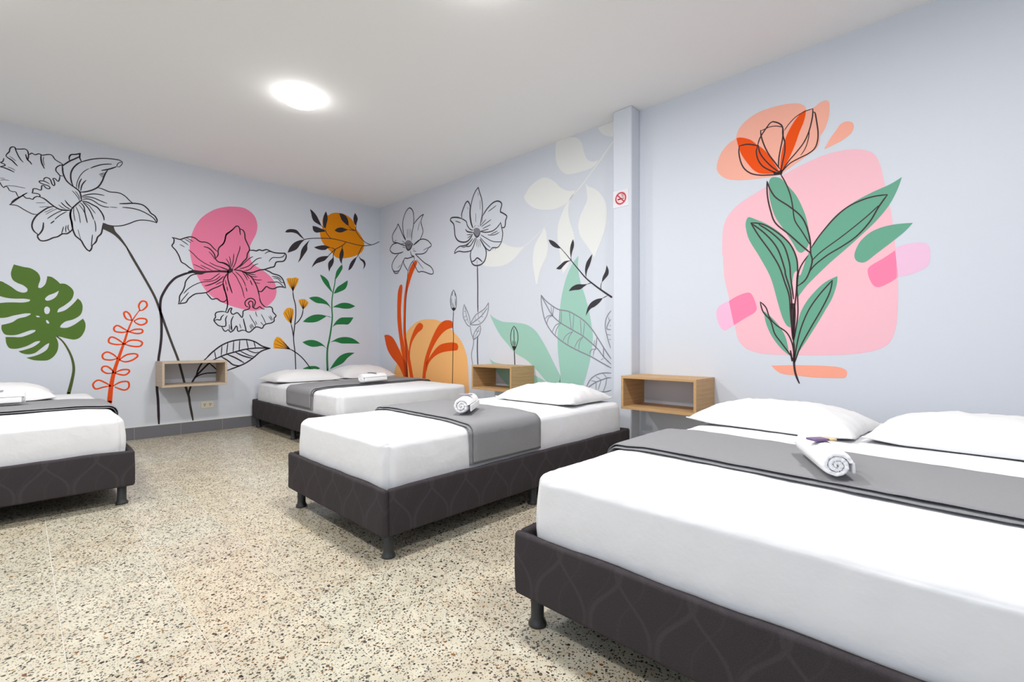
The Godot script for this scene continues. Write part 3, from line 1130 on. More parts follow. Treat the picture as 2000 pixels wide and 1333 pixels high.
# ------------------------------------------------------------------ the painted shapes
const MURAL := [
	["L", "painted_daffodil", "black outline drawing of a daffodil with a ruffled trumpet on a long stem", [
		[1, 0, 2, 72, 72, [3305, 2337, 3311, 2311, 3323, 2301, 3323, 2301, 3316, 2296, 3301, 2292, 3300, 2282, 3326, 2266]],
		[1, 0, 2, 75, 75, [3294, 2360, 3289, 2376, 3276, 2398, 3273, 2421, 3264, 2438, 3249, 2444, 3240, 2430, 3240, 2430, 3213, 2437, 3190, 2445, 3177, 2438, 3172, 2425, 3168, 2407, 3151, 2423, 3143, 2420, 3133, 2415, 3109, 2430, 3095, 2424, 3087, 2424, 3063, 2437, 3041, 2442, 3028, 2432, 3017, 2412, 3003, 2401, 2983, 2391, 2966, 2380]],
		[1, 0, 2, 74, 74, [3245, 2440, 3239, 2416, 3226, 2379, 3213, 2353, 3200, 2337]],
		[1, 0, 2, 75, 75, [3172, 2425, 3169, 2399, 3172, 2369, 3174, 2357]],
		[1, 0, 2, 74, 74, [3228, 2053, 3216, 2052, 3200, 2072, 3177, 2094]],
		[1, 0, 2, 76, 76, [3264, 2001, 3241, 2031, 3216, 2054, 3200, 2066, 3182, 2050, 3164, 2054, 3146, 2049, 3135, 2068, 3119, 2079, 3109, 2079, 3103, 2090, 3114, 2101, 3148, 2100, 3148, 2100, 3144, 2122, 3143, 2135, 3125, 2140, 3101, 2134, 3095, 2145, 3094, 2170, 3082, 2176, 3068, 2159, 3052, 2157, 3045, 2168, 3055, 2181, 3079, 2186, 3101, 2193, 3109, 2202, 3101, 2211, 3079, 2213, 3049, 2199]],
		[1, 0, 2, 78, 78, [3082, 2220, 3079, 2236, 3066, 2247, 3052, 2244, 3041, 2230, 3033, 2201, 3023, 2189, 3017, 2202, 3022, 2231, 3028, 2245, 3017, 2252, 3005, 2239, 2996, 2232, 2989, 2251, 2986, 2282]],
		[1, 0, 2, 78, 78, [2966, 2380, 2992, 2364, 3008, 2342, 3010, 2318, 2997, 2299, 2986, 2284, 2966, 2285]],
		[1, 0, 2, 91, 91, [3294, 2360, 3284, 2348, 3261, 2333, 3244, 2312, 3232, 2298]],
		[1, 0, 2, 93, 93, [3185, 2402, 3181, 2381, 3174, 2361, 3161, 2349, 3152, 2333]],
		[1, 0, 2, 96, 96, [3098, 2424, 3098, 2390, 3093, 2357, 3079, 2319]],
		[1, 0, 2, 91, 91, [3326, 2266, 3301, 2263, 3276, 2255, 3250, 2244]],
		[1, 0, 2, 40, 40, [3274, 2362, 3256, 2349, 3240, 2335]],
		[1, 0, 2, 41, 41, [3082, 2413, 3085, 2382, 3078, 2342]],
		[1, 0, 2, 39, 39, [3284, 2275, 3264, 2270, 3244, 2259]],
		[1, 0, 2, 39, 39, [3326, 2177, 3301, 2180]],
		[1, 0, 2, 39, 39, [3323, 2160, 3306, 2168, 3278, 2170]],
		[1, 0, 2, 39, 39, [3306, 2106, 3294, 2122, 3264, 2131, 3226, 2132, 3187, 2130]],
		[1, 0, 2, 60, 60, [3341, 2166, 3326, 2141, 3316, 2118, 3306, 2106, 3306, 2106, 3294, 2120, 3281, 2108, 3276, 2093, 3256, 2085, 3241, 2088, 3234, 2068, 3226, 2051]],
		[1, 0, 2, 100, 100, [2966, 2370, 2956, 2387, 2924, 2423, 2892, 2451, 2861, 2480]],
		[1, 0, 2, 101, 101, [2927, 2427, 2929, 2453, 2917, 2478, 2888, 2489, 2861, 2504, 2861, 2504, 2864, 2471, 2854, 2440]],
		[1, 0, 2, 100, 100, [2973, 2377, 2970, 2349, 2968, 2316, 2959, 2280, 2942, 2245, 2913, 2218, 2888, 2200, 2866, 2180, 2857, 2148, 2854, 2124, 2852, 2105]],
		[1, 0, 2, 100, 100, [2852, 2435, 2877, 2411, 2902, 2372, 2917, 2329, 2920, 2290, 2915, 2247, 2906, 2220]],
		[1, 0, 2, 105, 105, [2682, 2406, 2694, 2383, 2705, 2349, 2717, 2306, 2736, 2261, 2759, 2230, 2796, 2201, 2833, 2182, 2863, 2174]],
		[1, 0, 2, 107, 107, [2623, 2455, 2670, 2422, 2721, 2396]],
		[1, 0, 2, 115, 115, [2599, 2131, 2555, 2141, 2506, 2154, 2460, 2158, 2427, 2150, 2397, 2124, 2375, 2091, 2345, 2070, 2328, 2036, 2332, 2008, 2332, 2008]],
		[1, 0, 2, 101, 101, [2852, 2105, 2877, 2074, 2906, 2032, 2920, 2007]],
		[1, 0, 2, 100, 100, [2920, 2007, 2924, 1962, 2915, 1905, 2911, 1861]],
		[1, 0, 2, 99, 99, [2977, 1998, 2949, 2001, 2920, 2007]],
		[1, 0, 2, 105, 105, [2848, 2100, 2815, 2098, 2781, 2082, 2751, 2066, 2725, 2031, 2709, 1994, 2705, 1964]],
		[1, 0, 2, 84, 84, [2852, 2435, 2819, 2457, 2774, 2482, 2713, 2504, 2651, 2517, 2603, 2520, 2579, 2508, 2579, 2508]],
		[1, 0, 2, 84, 84, [2793, 2397, 2759, 2424, 2713, 2451, 2655, 2470]],
		[1, 0, 2, 80, 80, [2852, 2290, 2866, 2249, 2870, 2199]],
		[1, 0, 2, 81, 81, [2824, 2284, 2848, 2239, 2857, 2187]],
		[1, 0, 2, 87, 87, [2744, 2239, 2713, 2234, 2670, 2221, 2623, 2226, 2587, 2222, 2555, 2201, 2531, 2175, 2506, 2154]],
		[1, 0, 2, 90, 90, [2332, 2008, 2354, 2047, 2397, 2076, 2448, 2098, 2506, 2107, 2579, 2102]],
		[1, 0, 2, 88, 88, [2332, 2008, 2380, 2018, 2439, 2014, 2481, 1999, 2531, 1966, 2579, 1939, 2631, 1924, 2674, 1924, 2701, 1935]],
		[1, 0, 2, 82, 82, [2848, 2142, 2815, 2162, 2774, 2178, 2740, 2182, 2705, 2180]],
		[1, 0, 2, 83, 83, [2846, 2133, 2804, 2145, 2766, 2141, 2728, 2127, 2686, 2115]],
		[1, 0, 2, 83, 83, [2844, 2116, 2807, 2127, 2774, 2117, 2740, 2094, 2709, 2083, 2672, 2083]],
		[1, 0, 2, 82, 82, [2844, 2091, 2819, 2062, 2796, 2022, 2774, 1956]],
		[1, 0, 2, 81, 81, [2859, 2083, 2837, 2053, 2830, 2000, 2815, 1921]],
		[1, 0, 2, 54, 54, [2579, 2508, 2607, 2493, 2619, 2464, 2603, 2458, 2583, 2489, 2579, 2508]],
		[1, 0, 2, 51, 51, [2804, 2391, 2833, 2361, 2855, 2326, 2870, 2288, 2881, 2246, 2883, 2206]],
		[1, 0, 2, 53, 53, [2738, 2356, 2705, 2380]],
		[1, 0, 2, 53, 53, [2732, 2348, 2701, 2371]],
		[1, 0, 2, 53, 53, [2725, 2339, 2705, 2354]],
		[1, 0, 2, 54, 54, [2665, 2087, 2615, 2092]],
		[1, 0, 2, 52, 52, [2841, 2092, 2807, 2074, 2785, 2044, 2763, 2011]],
		[1, 0, 2, 51, 51, [2870, 2066, 2848, 2036, 2832, 2000]],
		[1, 0, 2, 51, 51, [2888, 2043, 2870, 1992, 2859, 1911]],
		[1, 0, 2, 50, 50, [2901, 2030, 2901, 1981, 2892, 1919]],
		[1, 0, 2, 51, 51, [2911, 2175, 2888, 2146, 2870, 2115, 2863, 2092]],
		[1, 0, 2, 51, 51, [2892, 2174, 2874, 2149, 2863, 2117]],
		[1, 0, 2, 50, 50, [2954, 2082, 2938, 2052, 2910, 2028]],
		[1, 0, 2, 50, 50, [2977, 2060, 2949, 2030, 2920, 2016]],
		[1, 0, 2, 69, 69, [3181, 2092, 3226, 2040, 3273, 1979, 3273, 1979, 3232, 1979, 3194, 1955, 3148, 1931, 3119, 1932]],
		[1, 0, 2, 102, 102, [3106, 2079, 3077, 2067, 3047, 2040, 3019, 2017, 2985, 2000, 2949, 2000, 2921, 2008]],
		[1, 0, 2, 98, 98, [3026, 2016, 3057, 2000, 3091, 1964, 3124, 1920, 3144, 1874, 3150, 1831, 3140, 1795, 3117, 1771]],
		[1, 0, 2, 99, 99, [3084, 1871, 3087, 1823, 3097, 1793, 3114, 1762]],
		[1, 0, 2, 101, 101, [3117, 1771, 3116, 1743, 3101, 1722, 3077, 1723, 3053, 1736, 3026, 1757, 2998, 1771, 2971, 1798, 2942, 1805, 2917, 1833, 2910, 1849]],
		[1, 0, 2, 106, 106, [2914, 2010, 2921, 1979, 2919, 1940, 2912, 1903, 2909, 1864, 2903, 1831, 2889, 1794, 2867, 1773, 2852, 1756, 2838, 1723, 2819, 1691, 2801, 1677, 2801, 1677, 2790, 1696, 2782, 1732]],
		[1, 0, 2, 110, 110, [2782, 1732, 2759, 1765, 2748, 1807, 2725, 1841, 2716, 1888, 2710, 1935]],
		[1, 0, 2, 101, 101, [3021, 1897, 3040, 1874]],
		[1, 0, 2, 62, 62, [2964, 1859, 2971, 1824, 2976, 1799]],
		[1, 0, 2, 62, 62, [2948, 1872, 2951, 1837, 2948, 1814]],
		[1, 0, 2, 62, 62, [2934, 1879, 2937, 1854, 2928, 1827]],
		[1, 0, 2, 65, 65, [2782, 1822, 2786, 1766, 2790, 1721]],
		[1, 0, 2, 61, 61, [2974, 1993, 3019, 1955, 3060, 1909]],
		[1, 0, 2, 62, 62, [2946, 1989, 2985, 1952, 3016, 1912]],
		[1, 0, 2, 62, 62, [2993, 2037, 2971, 2018, 2953, 2012]],
		[1, 0, 2, 62, 62, [2978, 2057, 2957, 2035, 2932, 2016]],
		[1, 0, 2, 62, 62, [2955, 2084, 2935, 2054, 2910, 2028]],
		[1, 0, 2, 65, 65, [2769, 1949, 2761, 1900, 2761, 1853]],
		[1, 0, 2, 38, 38, [2874, 1851, 2867, 1813, 2856, 1770]],
		[1, 0, 2, 36, 36, [2998, 2007, 3036, 1975, 3070, 1942]],
		[1, 0, 2, 36, 36, [3026, 2001, 3053, 1977, 3077, 1958]],
		[1, 0, 2, 35, 35, [3074, 2037, 3127, 2025]],
		[1, 0, 2, 36, 36, [3053, 2012, 3107, 1994]],
		[0, 1, 3, 0, 0, [2710, 1940, 2710, 1940, 2683, 1925, 2640, 1920, 2640, 1920, 2628, 1878, 2596, 1837, 2564, 1785, 2541, 1742, 2541, 1742, 2536, 1711, 2536, 1711, 2572, 1768, 2612, 1819, 2652, 1854, 2714, 1884, 2714, 1884]],
		[1, 1, 3, 193, 193, [2545, 1736, 2497, 1635, 2434, 1507, 2348, 1321, 2304, 1183, 2260, 1032, 2212, 875, 2164, 724, 2139, 618, 2114, 503, 2096, 432, 2076, 356, 2068, 285, 2055, 204, 2043, 127]],
	]],
	["L", "painted_orchid", "black outline drawing of an orchid over a bright pink blob", [
		[0, 2, 1, 0, 0, [1701, 2293, 1582, 2300, 1493, 2245, 1459, 2153, 1471, 2052, 1516, 1947, 1536, 1871, 1527, 1774, 1493, 1717, 1402, 1666, 1320, 1600, 1272, 1516, 1266, 1428, 1296, 1350, 1379, 1270, 1482, 1227, 1604, 1239, 1733, 1274, 1847, 1326, 1937, 1411, 1996, 1520, 2044, 1640, 2068, 1772, 2068, 1851, 2054, 1943, 2015, 2052, 1957, 2142, 1867, 2224, 1785, 2267]],
		[1, 0, 2, 109, 109, [2212, 1891, 2182, 1887, 2146, 1883, 2105, 1905, 2063, 1921, 2026, 1915, 1984, 1887, 1935, 1888, 1897, 1872, 1869, 1841, 1836, 1811]],
		[1, 0, 2, 106, 106, [2212, 1891, 2212, 1891, 2197, 1878, 2199, 1842, 2212, 1809, 2182, 1771, 2156, 1720, 2138, 1667, 2105, 1647, 2074, 1620, 2042, 1602]],
		[1, 0, 2, 115, 115, [1692, 2060, 1721, 2029, 1753, 1998, 1762, 1954, 1773, 1913, 1790, 1885, 1819, 1849, 1827, 1815, 1827, 1777, 1847, 1742]],
		[1, 0, 2, 114, 114, [1951, 1842, 1908, 1832, 1875, 1802, 1858, 1773, 1850, 1735, 1824, 1706, 1779, 1702, 1745, 1690, 1721, 1667]],
		[1, 0, 2, 107, 107, [2011, 1561, 2053, 1548, 2084, 1514, 2105, 1475, 2110, 1437, 2126, 1387, 2151, 1336, 2154, 1293, 2161, 1259, 2161, 1259]],
		[1, 0, 2, 111, 111, [2161, 1259, 2136, 1266, 2100, 1278, 2079, 1316, 2026, 1364, 1968, 1377, 1924, 1390, 1880, 1425, 1824, 1456, 1785, 1485]],
		[1, 0, 2, 116, 116, [1785, 1485, 1773, 1544, 1745, 1593, 1730, 1614]],
		[1, 0, 2, 114, 114, [1932, 1386, 1908, 1353, 1880, 1324, 1836, 1333, 1807, 1309, 1773, 1305, 1750, 1332]],
		[1, 0, 2, 116, 116, [1785, 1485, 1773, 1434, 1756, 1384, 1745, 1326, 1742, 1253]],
		[1, 0, 2, 114, 114, [1941, 1452, 1891, 1472, 1836, 1506, 1779, 1563]],
		[1, 0, 2, 73, 73, [2146, 1880, 2115, 1861, 2082, 1838]],
		[1, 0, 2, 74, 74, [2110, 1892, 2079, 1875, 2061, 1863]],
		[1, 0, 2, 74, 74, [2095, 1904, 2069, 1893, 2042, 1878]],
		[1, 0, 2, 73, 73, [2149, 1834, 2113, 1815]],
		[1, 0, 2, 76, 76, [2079, 1792, 2042, 1760, 2000, 1716, 1946, 1679, 1891, 1654, 1836, 1628, 1779, 1615]],
		[1, 0, 2, 75, 75, [2037, 1655, 1989, 1636, 1935, 1610]],
		[1, 0, 2, 76, 76, [1978, 1656, 1924, 1631, 1880, 1613]],
		[1, 0, 2, 77, 77, [1908, 1797, 1880, 1769, 1858, 1728]],
		[1, 0, 2, 79, 79, [1902, 1690, 1847, 1665, 1790, 1652, 1733, 1633]],
		[1, 0, 2, 73, 73, [2151, 1263, 2126, 1307, 2079, 1375]],
		[1, 0, 2, 76, 76, [2118, 1363, 2084, 1409, 2032, 1453, 1968, 1487, 1902, 1500, 1847, 1524, 1807, 1567]],
		[1, 0, 2, 78, 78, [1954, 1511, 1897, 1519, 1852, 1556, 1813, 1592]],
		[1, 0, 2, 79, 79, [1847, 1473, 1790, 1510]],
		[1, 0, 2, 80, 80, [1733, 1601, 1739, 1548, 1721, 1478, 1698, 1398]],
		[1, 0, 2, 80, 80, [1762, 1526, 1753, 1475]],
		[1, 0, 2, 80, 80, [1747, 1456, 1742, 1417]],
		[0, 0, 3, 0, 0, [2042, 1602, 2042, 1602, 1989, 1598, 1924, 1604, 1836, 1618, 1733, 1630, 1733, 1630, 1727, 1604, 1727, 1604, 1807, 1602, 1891, 1591, 1941, 1580, 1968, 1563, 2011, 1561, 2053, 1572, 2089, 1569, 2089, 1569, 2079, 1585, 2079, 1585]],
		[0, 0, 3, 0, 0, [1745, 1619, 1745, 1619, 1727, 1653, 1727, 1653, 1733, 1672, 1733, 1672, 1716, 1674, 1716, 1674, 1704, 1649, 1704, 1649, 1692, 1654, 1692, 1654, 1692, 1625, 1692, 1625, 1721, 1602, 1721, 1602, 1745, 1599, 1745, 1599]],
		[1, 0, 2, 120, 120, [1809, 1864, 1784, 1891, 1766, 1933, 1756, 1986, 1723, 2026, 1692, 2060, 1666, 2093, 1645, 2100, 1630, 2077, 1627, 2042, 1622, 2014]],
		[1, 0, 2, 124, 124, [1627, 2074, 1598, 2065, 1582, 2032, 1577, 1981, 1556, 1931, 1539, 1892, 1537, 1863, 1556, 1825, 1564, 1777, 1593, 1739, 1630, 1687, 1682, 1641]],
		[1, 0, 2, 134, 134, [1537, 1863, 1496, 1869, 1469, 1867, 1441, 1883, 1408, 1879, 1368, 1896, 1334, 1886, 1288, 1874, 1236, 1875, 1177, 1883, 1177, 1883, 1162, 1861, 1168, 1823, 1195, 1791, 1265, 1773, 1288, 1722, 1329, 1705, 1391, 1677, 1425, 1670, 1463, 1654, 1502, 1634, 1561, 1625, 1614, 1637]],
		[1, 0, 2, 132, 132, [1391, 1677, 1340, 1661, 1300, 1641, 1242, 1629, 1207, 1602, 1186, 1560, 1168, 1497, 1168, 1497]],
		[1, 0, 2, 129, 129, [1168, 1497, 1212, 1506, 1254, 1499, 1294, 1477, 1334, 1480, 1368, 1495, 1391, 1469, 1419, 1437, 1447, 1441]],
		[1, 0, 2, 125, 125, [1682, 1641, 1614, 1637, 1566, 1613, 1523, 1588, 1491, 1544, 1469, 1498, 1452, 1446, 1438, 1380]],
		[1, 0, 2, 118, 118, [1809, 1700, 1779, 1698, 1743, 1680, 1723, 1659]],
		[1, 0, 2, 123, 123, [1569, 1466, 1561, 1429]],
		[1, 0, 2, 125, 125, [1529, 1546, 1510, 1501]],
		[1, 0, 2, 82, 82, [1627, 1897, 1632, 1850, 1651, 1789, 1671, 1711, 1697, 1651]],
		[1, 0, 2, 82, 82, [1684, 1808, 1690, 1738, 1705, 1667]],
		[1, 0, 2, 81, 81, [1725, 1774, 1715, 1723, 1713, 1672]],
		[1, 0, 2, 81, 81, [1756, 1747, 1733, 1710, 1720, 1665]],
		[1, 0, 2, 80, 80, [1809, 1655, 1769, 1643, 1733, 1629]],
		[1, 0, 2, 89, 89, [1177, 1877, 1195, 1844, 1236, 1826, 1300, 1818, 1326, 1796, 1340, 1770]],
		[1, 0, 2, 88, 88, [1383, 1849, 1351, 1875, 1311, 1880]],
		[1, 0, 2, 84, 84, [1502, 1803, 1539, 1775, 1582, 1728, 1630, 1676]],
		[1, 0, 2, 85, 85, [1416, 1800, 1463, 1782, 1507, 1737, 1556, 1690, 1630, 1658]],
		[1, 0, 2, 85, 85, [1452, 1732, 1491, 1710, 1534, 1663, 1588, 1640]],
		[1, 0, 2, 90, 90, [1357, 1544, 1294, 1550, 1242, 1552, 1183, 1499]],
		[1, 0, 2, 90, 90, [1311, 1610, 1248, 1607, 1212, 1576]],
		[1, 0, 2, 90, 90, [1294, 1593, 1248, 1591, 1218, 1557, 1183, 1555]],
		[1, 0, 2, 85, 85, [1556, 1620, 1518, 1612, 1477, 1610]],
		[1, 0, 2, 85, 85, [1529, 1593, 1496, 1588, 1463, 1591]],
		[1, 0, 2, 86, 86, [1502, 1566, 1463, 1558, 1416, 1563]],
		[1, 0, 2, 86, 86, [1480, 1527, 1436, 1522]],
		[1, 0, 2, 83, 83, [1700, 1616, 1666, 1579, 1635, 1518, 1609, 1457, 1588, 1369]],
		[1, 0, 2, 84, 84, [1671, 1625, 1625, 1583, 1593, 1534, 1572, 1480]],
		[1, 0, 2, 84, 84, [1603, 1626, 1577, 1588, 1556, 1546]],
		[1, 0, 2, 84, 84, [1582, 1629, 1539, 1563]],
		[1, 0, 2, 81, 81, [1733, 1607, 1743, 1565, 1733, 1504, 1702, 1403]],
		[1, 0, 2, 81, 81, [1748, 1462, 1741, 1428]],
		[1, 0, 2, 111, 111, [1781, 1494, 1764, 1412, 1751, 1354, 1742, 1305, 1744, 1256, 1760, 1201]],
		[1, 0, 2, 120, 120, [1439, 1380, 1426, 1325, 1402, 1291, 1373, 1269]],
		[1, 0, 2, 109, 109, [1760, 1201, 1798, 1204, 1841, 1192, 1852, 1172, 1850, 1143, 1864, 1114, 1845, 1081, 1816, 1057, 1764, 1054, 1757, 1088, 1760, 1127, 1746, 1162]],
		[1, 0, 2, 110, 110, [1858, 1109, 1837, 1120, 1807, 1118, 1798, 1146, 1777, 1171]],
		[1, 0, 2, 111, 111, [1794, 1048, 1777, 1014, 1760, 1002, 1738, 1022]],
		[1, 0, 2, 114, 114, [1738, 1020, 1716, 995, 1716, 995, 1689, 1013, 1662, 1061, 1653, 1046, 1651, 1017, 1640, 1004, 1608, 1017, 1572, 1013]],
		[1, 0, 2, 112, 112, [1689, 1160, 1707, 1114, 1707, 1065, 1700, 1016]],
		[1, 0, 2, 121, 121, [1595, 1139, 1585, 1088, 1572, 1033, 1567, 1008, 1539, 998, 1516, 1014, 1478, 1051, 1450, 1054, 1412, 1042, 1392, 1074, 1368, 1090, 1319, 1102, 1289, 1124, 1289, 1155, 1269, 1182, 1289, 1208, 1304, 1228, 1307, 1260, 1329, 1277, 1373, 1269]],
		[1, 0, 2, 115, 115, [1760, 1201, 1742, 1195, 1733, 1217, 1720, 1240, 1702, 1241, 1711, 1218, 1711, 1198, 1694, 1179, 1671, 1190, 1653, 1199, 1635, 1182, 1608, 1151, 1599, 1184, 1595, 1219, 1558, 1236, 1535, 1253, 1535, 1278, 1546, 1303, 1530, 1327, 1507, 1320, 1502, 1295, 1504, 1264, 1478, 1250, 1455, 1257, 1436, 1273, 1412, 1254, 1388, 1250]],
		[1, 0, 2, 117, 117, [1544, 1262, 1572, 1276, 1579, 1311, 1558, 1342, 1525, 1357, 1493, 1347, 1478, 1317, 1488, 1286, 1497, 1255]],
		[1, 0, 2, 72, 72, [1588, 1369, 1583, 1356]],
		[1, 0, 2, 70, 70, [1725, 1074, 1725, 1010]],
		[1, 0, 2, 70, 70, [1711, 1065, 1711, 1015]],
		[1, 0, 2, 74, 74, [1535, 1181, 1511, 1131, 1483, 1086, 1478, 1056]],
		[1, 0, 2, 74, 74, [1474, 1220, 1471, 1189, 1459, 1167]],
		[1, 0, 2, 75, 75, [1421, 1192, 1397, 1146, 1373, 1090]],
		[1, 0, 2, 74, 74, [1516, 1085, 1493, 1045]],
		[1, 0, 2, 73, 73, [1535, 1070, 1516, 1029]],
		[1, 0, 2, 73, 73, [1525, 1080, 1507, 1040]],
		[1, 0, 2, 75, 75, [1426, 1109, 1397, 1073]],
		[1, 0, 2, 77, 77, [1329, 1180, 1304, 1134]],
		[1, 0, 2, 76, 76, [1344, 1174, 1314, 1128]],
		[1, 0, 2, 72, 72, [1631, 1082, 1617, 1037]],
		[1, 0, 2, 74, 74, [1478, 1117, 1464, 1082]],
		[1, 0, 3, 204, 204, [2047, 1577, 2089, 1563, 2135, 1540, 2184, 1508, 2224, 1460, 2252, 1414, 2284, 1344, 2300, 1290, 2304, 1207, 2295, 1097, 2295, 948, 2304, 837, 2317, 726, 2329, 477, 2321, 352, 2314, 125]],
	]],
	["L", "painted_outline_leaf", "black outline drawing of a veined leaf behind the wall box shelf", [
		[1, 0, 2, 140, 140, [1933, 726, 1870, 798, 1787, 865, 1691, 906, 1579, 920, 1489, 899, 1410, 850, 1329, 825, 1329, 825]],
		[1, 0, 2, 140, 140, [1329, 825, 1423, 793, 1502, 723, 1579, 669, 1666, 631, 1739, 604]],
		[1, 0, 2, 140, 140, [1846, 724, 1763, 763, 1678, 789, 1579, 816, 1463, 829, 1329, 825]],
		[1, 0, 2, 136, 136, [1799, 744, 1739, 701, 1691, 659, 1629, 646]],
		[1, 0, 2, 137, 137, [1739, 763, 1666, 727, 1591, 677]],
		[1, 0, 2, 139, 139, [1666, 786, 1591, 746, 1508, 721]],
		[1, 0, 2, 94, 94, [1858, 798, 1846, 724]],
		[1, 0, 2, 95, 95, [1793, 851, 1799, 757]],
		[1, 0, 2, 96, 96, [1739, 885, 1751, 770]],
		[1, 0, 2, 97, 97, [1685, 903, 1691, 789]],
		[1, 0, 2, 98, 98, [1629, 913, 1635, 795]],
		[1, 0, 2, 100, 100, [1566, 920, 1547, 822]],
		[1, 0, 2, 102, 102, [1495, 904, 1476, 829]],
		[1, 0, 2, 102, 102, [1566, 816, 1489, 780, 1450, 786]],
		[1, 0, 2, 101, 101, [1629, 802, 1540, 752, 1489, 737]],
		[1, 0, 2, 158, 158, [1936, 725, 1966, 686, 1995, 630, 2014, 568]],
		[1, 0, 2, 157, 157, [1841, 729, 1906, 681, 1946, 639, 1985, 595, 2014, 562, 2048, 502, 2065, 447, 2077, 397, 2077, 346]],
		[1, 0, 2, 118, 118, [1732, 605, 1830, 585, 1926, 581, 1985, 567, 2024, 540]],
		[1, 0, 2, 119, 119, [1906, 681, 1871, 648, 1836, 606]],
	]],
	["L", "painted_monstera_leaf", "dark green split monstera leaf painted on the wall", [
		[0, 3, 1, 0, 0, [3251, 1508, 3251, 1508, 3200, 1495, 3155, 1487, 3115, 1454, 3102, 1408, 3112, 1360, 3115, 1336, 3115, 1336, 3099, 1333, 3075, 1363, 3065, 1402, 3062, 1433, 3062, 1433, 3034, 1429, 3000, 1399, 2986, 1379, 2986, 1379, 2951, 1379, 2915, 1348, 2901, 1310, 2915, 1251, 2958, 1199, 2993, 1168, 3002, 1137, 3002, 1137, 2958, 1156, 2923, 1192, 2894, 1232, 2876, 1263, 2876, 1263, 2854, 1235, 2845, 1186, 2858, 1126, 2901, 1085, 2951, 1064, 2979, 1034, 2985, 1013, 2985, 1013, 2944, 1011, 2901, 1036, 2858, 1077, 2843, 1092, 2843, 1092, 2827, 1048, 2832, 989, 2858, 934, 2894, 912, 2937, 919, 2979, 933, 3003, 940, 3003, 940, 3010, 932, 3010, 932, 2996, 880, 3000, 822, 3021, 774, 3055, 742, 3095, 738, 3142, 744, 3182, 764, 3182, 764, 3135, 777, 3095, 799, 3062, 832, 3049, 882, 3049, 882, 3068, 870, 3102, 833, 3135, 800, 3174, 791, 3207, 801, 3225, 817, 3225, 817, 3187, 829, 3142, 852, 3109, 884, 3102, 899, 3102, 899, 3129, 894, 3174, 861, 3213, 843, 3245, 836, 3276, 843, 3292, 880, 3296, 930, 3296, 930, 3258, 930, 3213, 930, 3168, 950, 3135, 973, 3129, 988, 3129, 988, 3155, 987, 3194, 968, 3232, 949, 3270, 944, 3301, 952, 3317, 988, 3317, 1025, 3317, 1025, 3289, 1034, 3258, 1049, 3226, 1078, 3187, 1093, 3161, 1111, 3156, 1122, 3156, 1122, 3187, 1121, 3226, 1110, 3258, 1099, 3289, 1085, 3326, 1079, 3362, 1086, 3362, 1086, 3369, 1184, 3369, 1184, 3326, 1196, 3289, 1203, 3245, 1206, 3200, 1208, 3165, 1220, 3160, 1234, 3160, 1234, 3194, 1239, 3245, 1236, 3289, 1239, 3326, 1250, 3369, 1265, 3369, 1265, 3381, 1345, 3381, 1345, 3326, 1368, 3295, 1352, 3264, 1328, 3232, 1298, 3200, 1287, 3178, 1298, 3176, 1322, 3176, 1322, 3200, 1347, 3232, 1363, 3258, 1388, 3267, 1437]],
		[0, 26, 2, 0, 0, [3075, 1245, 3055, 1275, 3021, 1296, 2992, 1320, 2992, 1320, 3007, 1273, 3034, 1243, 3062, 1231]],
		[0, 26, 2, 0, 0, [3063, 1184, 3048, 1170, 3046, 1147, 3055, 1124, 3071, 1123, 3079, 1145, 3077, 1171]],
		[0, 26, 2, 0, 0, [3129, 1103, 3129, 1103, 3115, 1105, 3103, 1097, 3103, 1097, 3117, 1092]],
		[0, 26, 2, 0, 0, [3068, 1071, 3058, 1068, 3049, 1046, 3060, 1043, 3068, 1058]],
		[1, 4, 2, 100, 234, [3003, 937, 2965, 889, 2930, 812, 2908, 733, 2901, 655, 2912, 567, 2933, 456]],
	]],
	["L", "painted_loop_leaf_sprig", "orange red sprig of looped outline leaves painted on the wall", [
		[1, 5, 1, 72, 362, [2459, 1181, 2509, 1089, 2541, 994, 2570, 880, 2610, 735, 2638, 623, 2657, 502, 2669, 355]],
		[1, 5, 1, 143, 143, [2455, 1181, 2463, 1228, 2442, 1266, 2412, 1263, 2404, 1226, 2434, 1187, 2455, 1181]],
		[1, 5, 1, 138, 138, [2517, 1089, 2554, 1103, 2570, 1149, 2554, 1166, 2529, 1141, 2513, 1089]],
		[1, 5, 1, 143, 143, [2496, 1084, 2459, 1107, 2412, 1103, 2408, 1071, 2442, 1049, 2475, 1059, 2496, 1079]],
		[1, 5, 1, 135, 135, [2541, 989, 2582, 978, 2630, 987, 2638, 1018, 2614, 1039, 2574, 1014, 2541, 989]],
		[1, 5, 1, 142, 142, [2533, 984, 2492, 1006, 2442, 1007, 2438, 980, 2475, 969, 2533, 984]],
		[1, 5, 1, 134, 134, [2570, 874, 2622, 869, 2669, 885, 2673, 915, 2653, 936, 2614, 916, 2570, 874]],
		[1, 5, 1, 142, 142, [2562, 874, 2525, 906, 2467, 906, 2438, 885, 2455, 853, 2509, 853, 2562, 871]],
		[1, 5, 1, 132, 132, [2614, 746, 2661, 732, 2708, 743, 2715, 779, 2685, 803, 2645, 782, 2614, 746]],
		[1, 5, 1, 141, 141, [2598, 735, 2550, 776, 2492, 785, 2471, 764, 2509, 728, 2558, 713, 2598, 730]],
		[1, 5, 1, 132, 132, [2642, 618, 2685, 615, 2719, 642, 2715, 672, 2685, 676, 2653, 645, 2642, 618]],
		[1, 5, 1, 139, 139, [2630, 618, 2582, 642, 2537, 640, 2533, 619, 2566, 594, 2630, 613]],
		[1, 5, 1, 130, 130, [2661, 502, 2708, 495, 2761, 483, 2778, 525, 2746, 558, 2700, 535, 2661, 502]],
